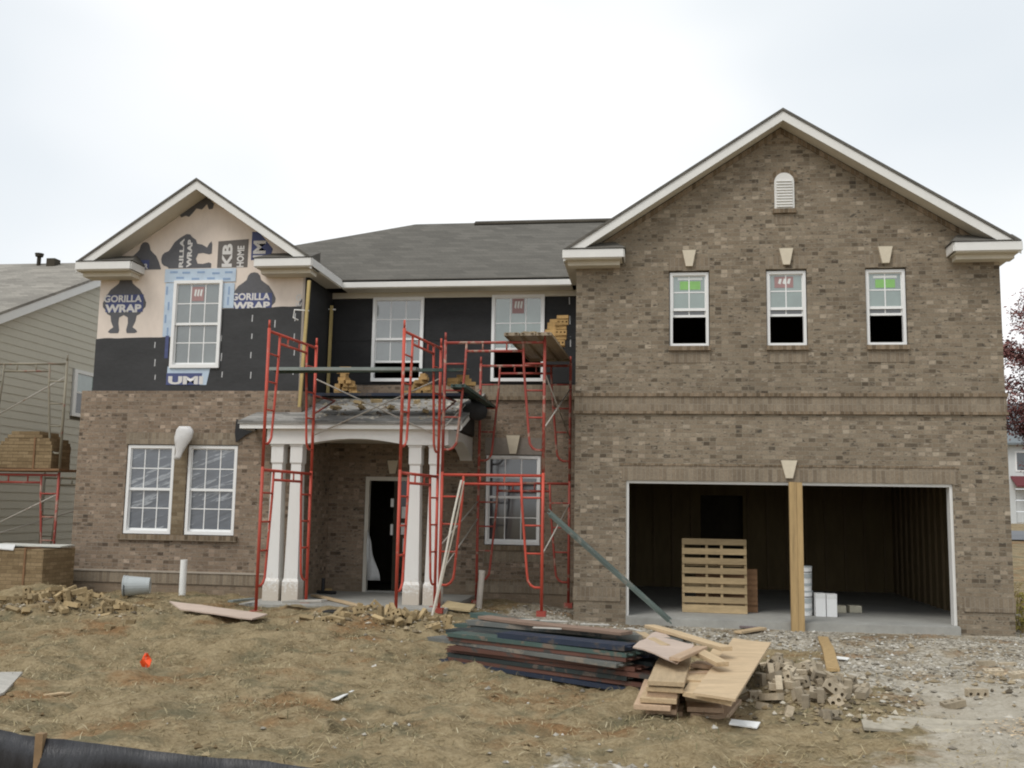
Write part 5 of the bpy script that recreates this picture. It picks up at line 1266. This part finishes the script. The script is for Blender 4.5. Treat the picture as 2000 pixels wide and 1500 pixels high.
# black pipe roll beside the porch roof
m = MB(); p = on_y(928, 800, .45); m.tube([(p.x-.20+.08*k, p.y+.02*k-.1, p.z+.02*math.sin(k)-.01*k) for k in range(6)], [.09, .14, .165, .16, .14, .07], 12)
tag(center_mesh(m.build('felt_roll', m_felt, None, True)), 'dark felt roll lying at the right end of the porch roof', 'roll')
m = MB(); a = on_z(606, 1118, .3)
m.tube([(-5.35, 1.2, .092), (-5.35, 1.2, .36)], .03, 8); m.tube([(-5.45, 1.2, .12), (-5.1, 1.15, .12)], .03, 8)
tag(center_mesh(m.build('pipe_stub', m_rub)), 'small black pipe stub in the porch corner', 'pipe')

# brick cubes by the neighbour's wall
def cube(x0, x1, y0, y1, z0, z1, label, ragged=.0):
    m = MB(); n = int((z1-z0)/.06); 
    prof = []
    for k in range(n):
        za, zb = z0+k*.06, z0+(k+1)*.06-.006; j = .008*random.random(); xr = x1-j-(ragged*max(0, k-n*.6)/n*random.uniform(.4, 1.4)); xl = x0+j+(ragged*.8*max(0, k-n*.5)/n)
        m.box(xl, xr, y0+j, y1-j, za, zb+.0059)
    return m
random.seed(4)
t = thing('brick_cube', 'strapped cube of tan bricks on the ground at the left edge', 'bricks', (-9.7, -.7, 0))
cube(-10.6, -9.28, -1.0, -.1, -.05, .86, '').build('brick_courses', m_cube, t)
sp_ = MB(); 
for x in (-10.2, -9.6): MB().box(x-.015, x+.015, -1.012, -.09, -.05, .875).build('strap', m_cboard, t)
sheet([on_y(-10, 1073, -1.02)+Vector((0, 0, .03)), on_y(26, 1076, -1.02)+Vector((0, 0, .03)), on_y(30, 1066, -.6)+Vector((0, 0, .02)), on_y(-10, 1064, -.6)+Vector((0, 0, .02))], .02, m_paper, 'white board laid on the brick cube at the left edge', 'board', 'white_board', 2)
sheet([(-10.5, -.62, .90), (-9.25, -.60, .89), (-9.25, -.2, .91), (-10.5, -.2, .91)], .018, plain('pale_sheet', (.52, .52, .47), .1, 4, .8, .1), 'thin pale sheet covering the back of the brick cube', 'sheet', 'cover_sheet', 2)
t = thing('brick_cube', 'cube of yellowish bricks up on the scaffold by the green house', 'bricks', (-10.7, .7, 2.2))
cube(-11.3, -10.20, .45, 1.05, 2.20, 2.92, '', .9).build('brick_courses', m_cube, t)
sp_ = MB(); sp_.box(-10.55, -10.52, .437, 1.063, 2.195, 2.75); sp_.build('strap', m_cboard, t)
for k in range(3):
    board(1.9, .24, .04, m_cboard, (-10.95, .52+k*.25, 2.175), .0, ('front', 'middle', 'back')[k]+' wooden plank under the bricks on the left scaffold', name='wooden_plank')

# silt fence
p0, p1, p2 = on_z(-60, 1420, .6), on_z(230, 1452, .6), on_z(620, 1514, .58)
def fence_pt(t): return p0.lerp(p2, t)
t = thing('silt_fence', 'sagging black silt fence on wooden stakes near the street', 'fence', (p1.x, p1.y, 0))
m = MB(); n = 90; vs = []
q0 = p0+(p0-p2)*2.2; q2 = p2+(p2-p0)*.25
for i in range(n+1):
    u = i/n; p = q0.lerp(q2, u); sag = .006*math.sin(u*23)+.004*math.sin(u*51); g = gz(p.x, p.y)
    for k in range(9):
        v = k/8; zz = (g-.06)*(1-v)+(.60+sag)*v; off = .05*math.sin(v*9+u*5)*(1-v)*v*3+.035*noise.noise((p.x*3.2, v*2.2, 3))+.02*noise.noise((p.x*9, v*6, 8))
        vs.append((p.x+off*.3, p.y+off, zz))
m.add(vs, [(i*9+k, (i+1)*9+k, (i+1)*9+k+1, i*9+k+1) for i in range(n) for k in range(8)])
o = m.build('fabric', m_fence, t, True); o.modifiers.new('thickness', 'SOLIDIFY').thickness = .002
for px in (88, -420, 700):
    s_ = on_z(px, 1436 if px < 400 else 1520, .6) if px == 88 else q0.lerp(q2, .18 if px < 0 else .97)
    g = gz(s_.x, s_.y); st_ = MB(); st_.box(s_.x-.018, s_.x+.018, s_.y-.045, s_.y-.012, g-.1, .615); st_.build('stake', m_stake, t)

# ------------------------------------------------------------------ neighbour on the left
NX = -12.5
nb = thing('green_house', 'finished neighbouring house with sage green siding and grey roof', 'house', (-15, 6, 0))
ye, yr = -1.2, 6.75; sl = (7.55-5.396)/(6.75-1.951); zr_ = lambda y: 5.43+sl*(y-1.951) if y <= yr else 5.43+sl*(2*yr-y-1.951)
wv = MB(); lap = .165; z = -.35
WIN = (4.60, 5.60, 3.50, 4.62)
ztop_all = zr_(yr)
while z < ztop_all-.2:
    z2 = z+lap
    # clip the board against the two roof slopes
    def yspan(zz):
        d = (zz+.12-5.43)/sl+1.951; return (max(ye+.35, d), min(2*yr-ye-.35, 2*yr-d))
    (ya, yb), (yc, yd) = yspan(z), yspan(z2)
    if yb-ya < .1: break
    segs = [(ya, yb, yc, yd)]
    if WIN[2]-.02 < (z+z2)/2 < WIN[3]+.02: segs = [(ya, WIN[0], yc, WIN[0]), (WIN[1], yb, WIN[1], yd)]
    for a_, b_, c_, d_ in segs:
        wv.add([(NX+.014, a_, z), (NX+.014, b_, z), (NX+.004, d_, z2), (NX+.004, c_, z2), (NX+.004, a_, z), (NX+.004, b_, z)], [(0, 1, 2, 3), (0, 4, 5, 1)])
    z = z2
wv.build('clapboard_wall', m_siding, nb)
MB().prism([(ye+.4, -.4), (2*yr-ye-.4, -.4), (2*yr-ye-.4, zr_(ye)-.05), (yr, ztop_all-.25), (ye+.4, zr_(ye)-.05)], 'x', NX-.3, NX-.15).build('inner_wall', m_siding, nb)
MB().box(NX-9, NX-.31, ye+.4, ye+.6, -.4, zr_(ye)-.05).build('front_wall', m_siding, nb)
MB().slab([(NX+.25, ye, zr_(ye)), (NX-9, ye, zr_(ye)), (NX-9, yr, zr_(yr)), (NX+.25, yr, zr_(yr))], .06).build('roof_slope', m_nshing, nb)
MB().slab([(NX+.0, 2*yr-ye, zr_(ye)), (NX-9, 2*yr-ye, zr_(ye)), (NX-9, yr, zr_(yr)), (NX+.0, yr, zr_(yr))], .06).build('roof_slope', m_nshing, nb)
rk = MB(); rk.prism([(ye, zr_(ye)-.061), (yr, zr_(yr)-.061), (yr, zr_(yr)-.25), (ye, zr_(ye)-.25)], 'x', NX+.21, NX+.235)
rk.build('rake_board', m_nvinyl, nb)
MB().prism([(ye, zr_(ye)-.2), (yr, zr_(yr)-.2), (yr, zr_(yr)-.215), (ye, zr_(ye)-.215)], 'x', NX+.0, NX+.209).build('rake_soffit', m_nvinyl, nb)
wf = MB().wall(NX-.02, NX+.05, WIN[0]+.03, WIN[1]-.03, WIN[2]+.03, WIN[3]-.03, [(WIN[0]+.15, WIN[1]-.15, WIN[2]+.11, WIN[3]-.11)], 'y')
f = wf.build('window', m_nvinyl, nb)
MB().box(NX-.005, NX+.012, WIN[0]+.11, WIN[1]-.11, WIN[2]+.11, 4.06).build('pane', m_glassd, f); MB().box(NX+.0, NX+.018, WIN[0]+.11, WIN[1]-.11, 4.10, WIN[3]-.11).build('pane', m_glassg, f)
MB().box(NX, NX+.03, WIN[0]+.11, WIN[1]-.11, 4.062, 4.098).build('check_rail', m_nvinyl, f)
MB().box(NX-.1, NX+.012, ye+.35, 2*yr-ye-.35, -.6, -.36).build('foundation', m_rub, nb)
vp = on_y(75, 522, 6.5)
vt = MB(); vt.tube([(-14.8, 6.5, zr_(6.5)-.1), (-14.8, 6.5, zr_(6.5)+.22)], .05, 10); vt.tube([(-14.8, 6.5, zr_(6.5)+.22), (-14.8, 6.5, zr_(6.5)+.30)], [.09, .11], 10); vt.build('roof_pipe', m_dark, nb)
MB().box(-14.50, -14.28, 6.35, 6.6, zr_(6.4)-.1, zr_(6.5)+.14).build('roof_vent', m_dark, nb)

# ------------------------------------------------------------------ far right: tree, street, house
def leaf_mat():
    return island_mat('autumn_leaf', [(0, (.07, .026, .026)), (.5, (.16, .062, .058)), (.85, (.25, .12, .105)), (1, (.34, .21, .18))])
tx, ty = 18.3, 30.
tz = gz(tx, ty)
tree = thing('red_tree', 'tree with purplish red autumn leaves behind the garage corner', 'tree', (tx, ty, tz))
m = MB(); m.tube([(tx, ty, tz-.2), (tx+.1, ty, tz+2), (tx+.05, ty, tz+5.0), (tx-.1, ty, tz+9), (tx, ty, tz+11.6)], [.2, .16, .12, .06, .02], 10)
tips = []
random.seed(8)
for k in range(44):
    zb = random.uniform(2.6, 10.6); a = random.uniform(0, 6.28); L = (3.0*(1-((zb-6.2)/5.4)**2)**.5 if abs(zb-6.2) < 5.4 else .5)*random.uniform(.7, 1.05)+.2
    b0 = Vector((tx, ty, tz+zb)); d = Vector((math.cos(a), math.sin(a), random.uniform(.25, .7))).normalized()
    pm_ = b0+d*L*.5+Vector((0, 0, -.1)); e = b0+d*L; m.tube([b0, pm_, e], [.045, .028, .01], 6); tips += [pm_.lerp(e, q) for q in (.0, .3, .6, .85, 1.)]
    for _ in range(3):
        q = b0.lerp(e, random.uniform(.4, .9)); g = q+Vector((random.gauss(0, .5), random.gauss(0, .5), random.gauss(.25, .3))); m.tube([q, g], [.015, .006], 5); tips += [g, q.lerp(g, .6)]
m.build('trunk', m_bark, tree, True)
V = []; F = []
for tp in tips:
    for _ in range(75):
        c = tp+Vector((random.gauss(0, .26), random.gauss(0, .26), random.gauss(0, .22))); s = random.uniform(.05, .10)
        a = Vector((random.gauss(0, 1), random.gauss(0, 1), random.gauss(0, 1))).normalized(); b = a.orthogonal().normalized(); o_ = len(V)
        V += [c+a*s, c+b*s*.6, c-a*s, c-b*s*.6]; F.append((o_, o_+1, o_+2, o_+3))
me = bpy.data.meshes.new('crown'); me.from_pydata([tuple(v) for v in V], [], F); me.materials.append(leaf_mat())
o = bpy.data.objects.new('crown', me); COL.objects.link(o); attach(o, tree)
# street
def strip(name, y0, y1, x0, x1, lift, mat, label):
    m = MB(); n = 24; vs = []
    for i in range(n+1):
        x = x0+(x1-x0)*i/n
        for y in (y0, (y0*3+y1)/4, (y0+y1)/2, (y0+y1*3)/4, y1): vs.append((x, y, gz(x, y, False)+lift))
    m.add(vs, [(i*5+k, (i+1)*5+k, (i+1)*5+k+1, i*5+k+1) for i in range(n) for k in range(4)])
    o = m.build(name, mat); o['kind'] = 'structure'; o['label'] = label; return o
strip('street', 34, 41, 9, 60, .06, plain('asphalt', (.16, .165, .175), .1, 1, .9, .2), 'grey street beyond the garage corner')
fh = thing('white_house', 'distant white house with grey roof beyond the street', 'house', (31, 62, 1.2))
hz = 1.1
MB().wall(60, 60.2, 25.75, 37, hz-.6, 7.05, [(26.35, 27.0, 5.0, 6.3), (28.5, 29.3, 5.0, 6.3), (26.2, 30.6, hz-.7, 3.7)]).build('wall', m_farw, fh)
MB().box(25.75, 25.95, 60.21, 70, hz-.6, 7.05).build('wall', m_farw, fh)
MB().slab([(24.9, 59.4, 6.95), (38, 59.4, 6.95), (36, 65, 10.4), (27.4, 65, 10.4)], .15).build('roof', m_green, fh)
MB().slab([(24.9, 59.4, 6.95), (27.4, 65, 10.4), (24.9, 70.6, 6.95)], .15).build('roof', m_green, fh)
gd_ = MB(); 
for k in range(4): gd_.box(26.2, 30.6, 60.1+.02*(k % 2), 60.17, hz-.6+k*.8, hz-.6+k*.8+.76)
gd_.build('garage_door', m_farw, fh)
MB().slab([(25.9, 58.8, 3.9), (31, 58.8, 3.9), (31, 60, 4.6), (25.9, 60, 4.6)], .12).build('porch_roof', m_fred, fh)
for xa in (26.35, 28.5): 
    f = MB().wall(59.96, 60.06, xa-.08, xa+.73, 4.92, 6.38, [(xa+.02, xa+.63, 5.02, 6.28)]).build('window', m_vinyl, fh)
    MB().box(xa+.02, xa+.63, 60.04, 60.08, 5.02, 6.28).build('pane', m_glassd, f)
MB().box(25.4, 25.6, 59.9, 60.1, hz-.6, 4.0).build('porch_post', m_vinyl, fh)
# grass verge right of the garage
m_verge = island_mat('verge_blade', [(0, (.16, .12, .05)), (.6, (.27, .20, .085)), (1, (.38, .30, .14))])
def vd(x, y): return 1
o = scatter_quads('verge_grass', 14000, (5.9, 12, -.5, 16), ((.06, .16), (.008, .016)), m_verge, vd, .7, 'tawny grass on the bank beside the garage wall')
random.seed(31)
V = []; F = []
for _ in range(900):
    x = random.gauss(6.35, .22); y = random.gauss(.9, .5); z = gz(x, y)+random.random()**1.5*.55; s = random.uniform(.02, .05); a = Vector((random.gauss(0, 1), random.gauss(0, 1), random.gauss(0, .6))).normalized(); b = a.orthogonal().normalized(); o_ = len(V); c = Vector((x, y, z))
    V += [c+a*s, c+b*s*.5, c-a*s, c-b*s*.5]; F.append((o_, o_+1, o_+2, o_+3))
t = thing('weed_clump', 'yellow green weeds growing at the right garage corner', 'plant', (6.35, .9, -.2))
me = bpy.data.meshes.new('leaves'); me.from_pydata([tuple(v) for v in V], [], F); me.materials.append(island_mat('weed_leaf', [(0, (.12, .11, .03)), (.6, (.25, .21, .05)), (1, (.4, .34, .08))]))
o = bpy.data.objects.new('leaves', me); COL.objects.link(o); attach(o, t)
m = MB()
for k in range(14): x = random.gauss(6.35, .18); y = random.gauss(.9, .4); m.tube([(x, y, gz(x, y)-.05), (x+random.gauss(0, .06), y, gz(x, y)+random.uniform(.3, .55))], [.006, .003], 5)
m.build('stem', m_bark, t)

# ------------------------------------------------------------------ light
W = bpy.data.worlds.new('World'); S.world = W; W.use_nodes = True; nt = W.node_tree; nt.nodes.clear()
SUN_EL, SUN_AZ = math.radians(52), math.radians(215)
out = nt.nodes.new('ShaderNodeOutputWorld')
sky = nt.nodes.new('ShaderNodeTexSky'); sky.sky_type = 'NISHITA'; sky.sun_disc = False; sky.sun_elevation = SUN_EL; sky.sun_rotation = SUN_AZ; sky.dust_density = 2.5
bg1 = nt.nodes.new('ShaderNodeBackground'); bg1.inputs[1].default_value = .12; nt.links.new(sky.outputs[0], bg1.inputs[0])
tc = nt.nodes.new('ShaderNodeTexCoord'); g = tc.outputs['Generated']
mp = nt.nodes.new('ShaderNodeMapping'); mp.inputs['Scale'].default_value = (-1.0, 1.0, 2.4); mp.inputs['Location'].default_value = (.35, .1, .2); nt.links.new(g, mp.inputs[0])
n1 = tex_noise(nt, mp.outputs[0], 1.3, 3, .45); n2 = tex_noise(nt, mp.outputs[0], .9, 2, .5)
cc = ramp(nt, n1, [(.35, (.66, .71, .75)), (.52, (.76, .795, .82)), (.66, (.93, .935, .94))])
bg2 = nt.nodes.new('ShaderNodeBackground'); bg2.inputs[1].default_value = .98; nt.links.new(cc, bg2.inputs[0])
mx = nt.nodes.new('ShaderNodeMixShader'); nt.links.new(ramp(nt, n2, [(.3, (.86,)*3), (.6, (1, 1, 1))]), mx.inputs[0])
nt.links.new(bg1.outputs[0], mx.inputs[1]); nt.links.new(bg2.outputs[0], mx.inputs[2]); nt.links.new(mx.outputs[0], out.inputs[0])
sl_ = bpy.data.lights.new('sun', 'SUN'); sl_.energy = 1.35; sl_.angle = math.radians(25); sl_.color = (1, .97, .92)
so = bpy.data.objects.new('sun', sl_); COL.objects.link(so)
dv = Vector((math.sin(SUN_AZ)*math.cos(SUN_EL), math.cos(SUN_AZ)*math.cos(SUN_EL), math.sin(SUN_EL)))
so.rotation_euler = dv.to_track_quat('Z', 'Y').to_euler()
S.view_settings.view_transform = 'Standard'; S.view_settings.look = 'None'; S.view_settings.exposure = .3; S.view_settings.gamma = 1
S.cycles.max_bounces = 8; S.cycles.filter_width = 2.0
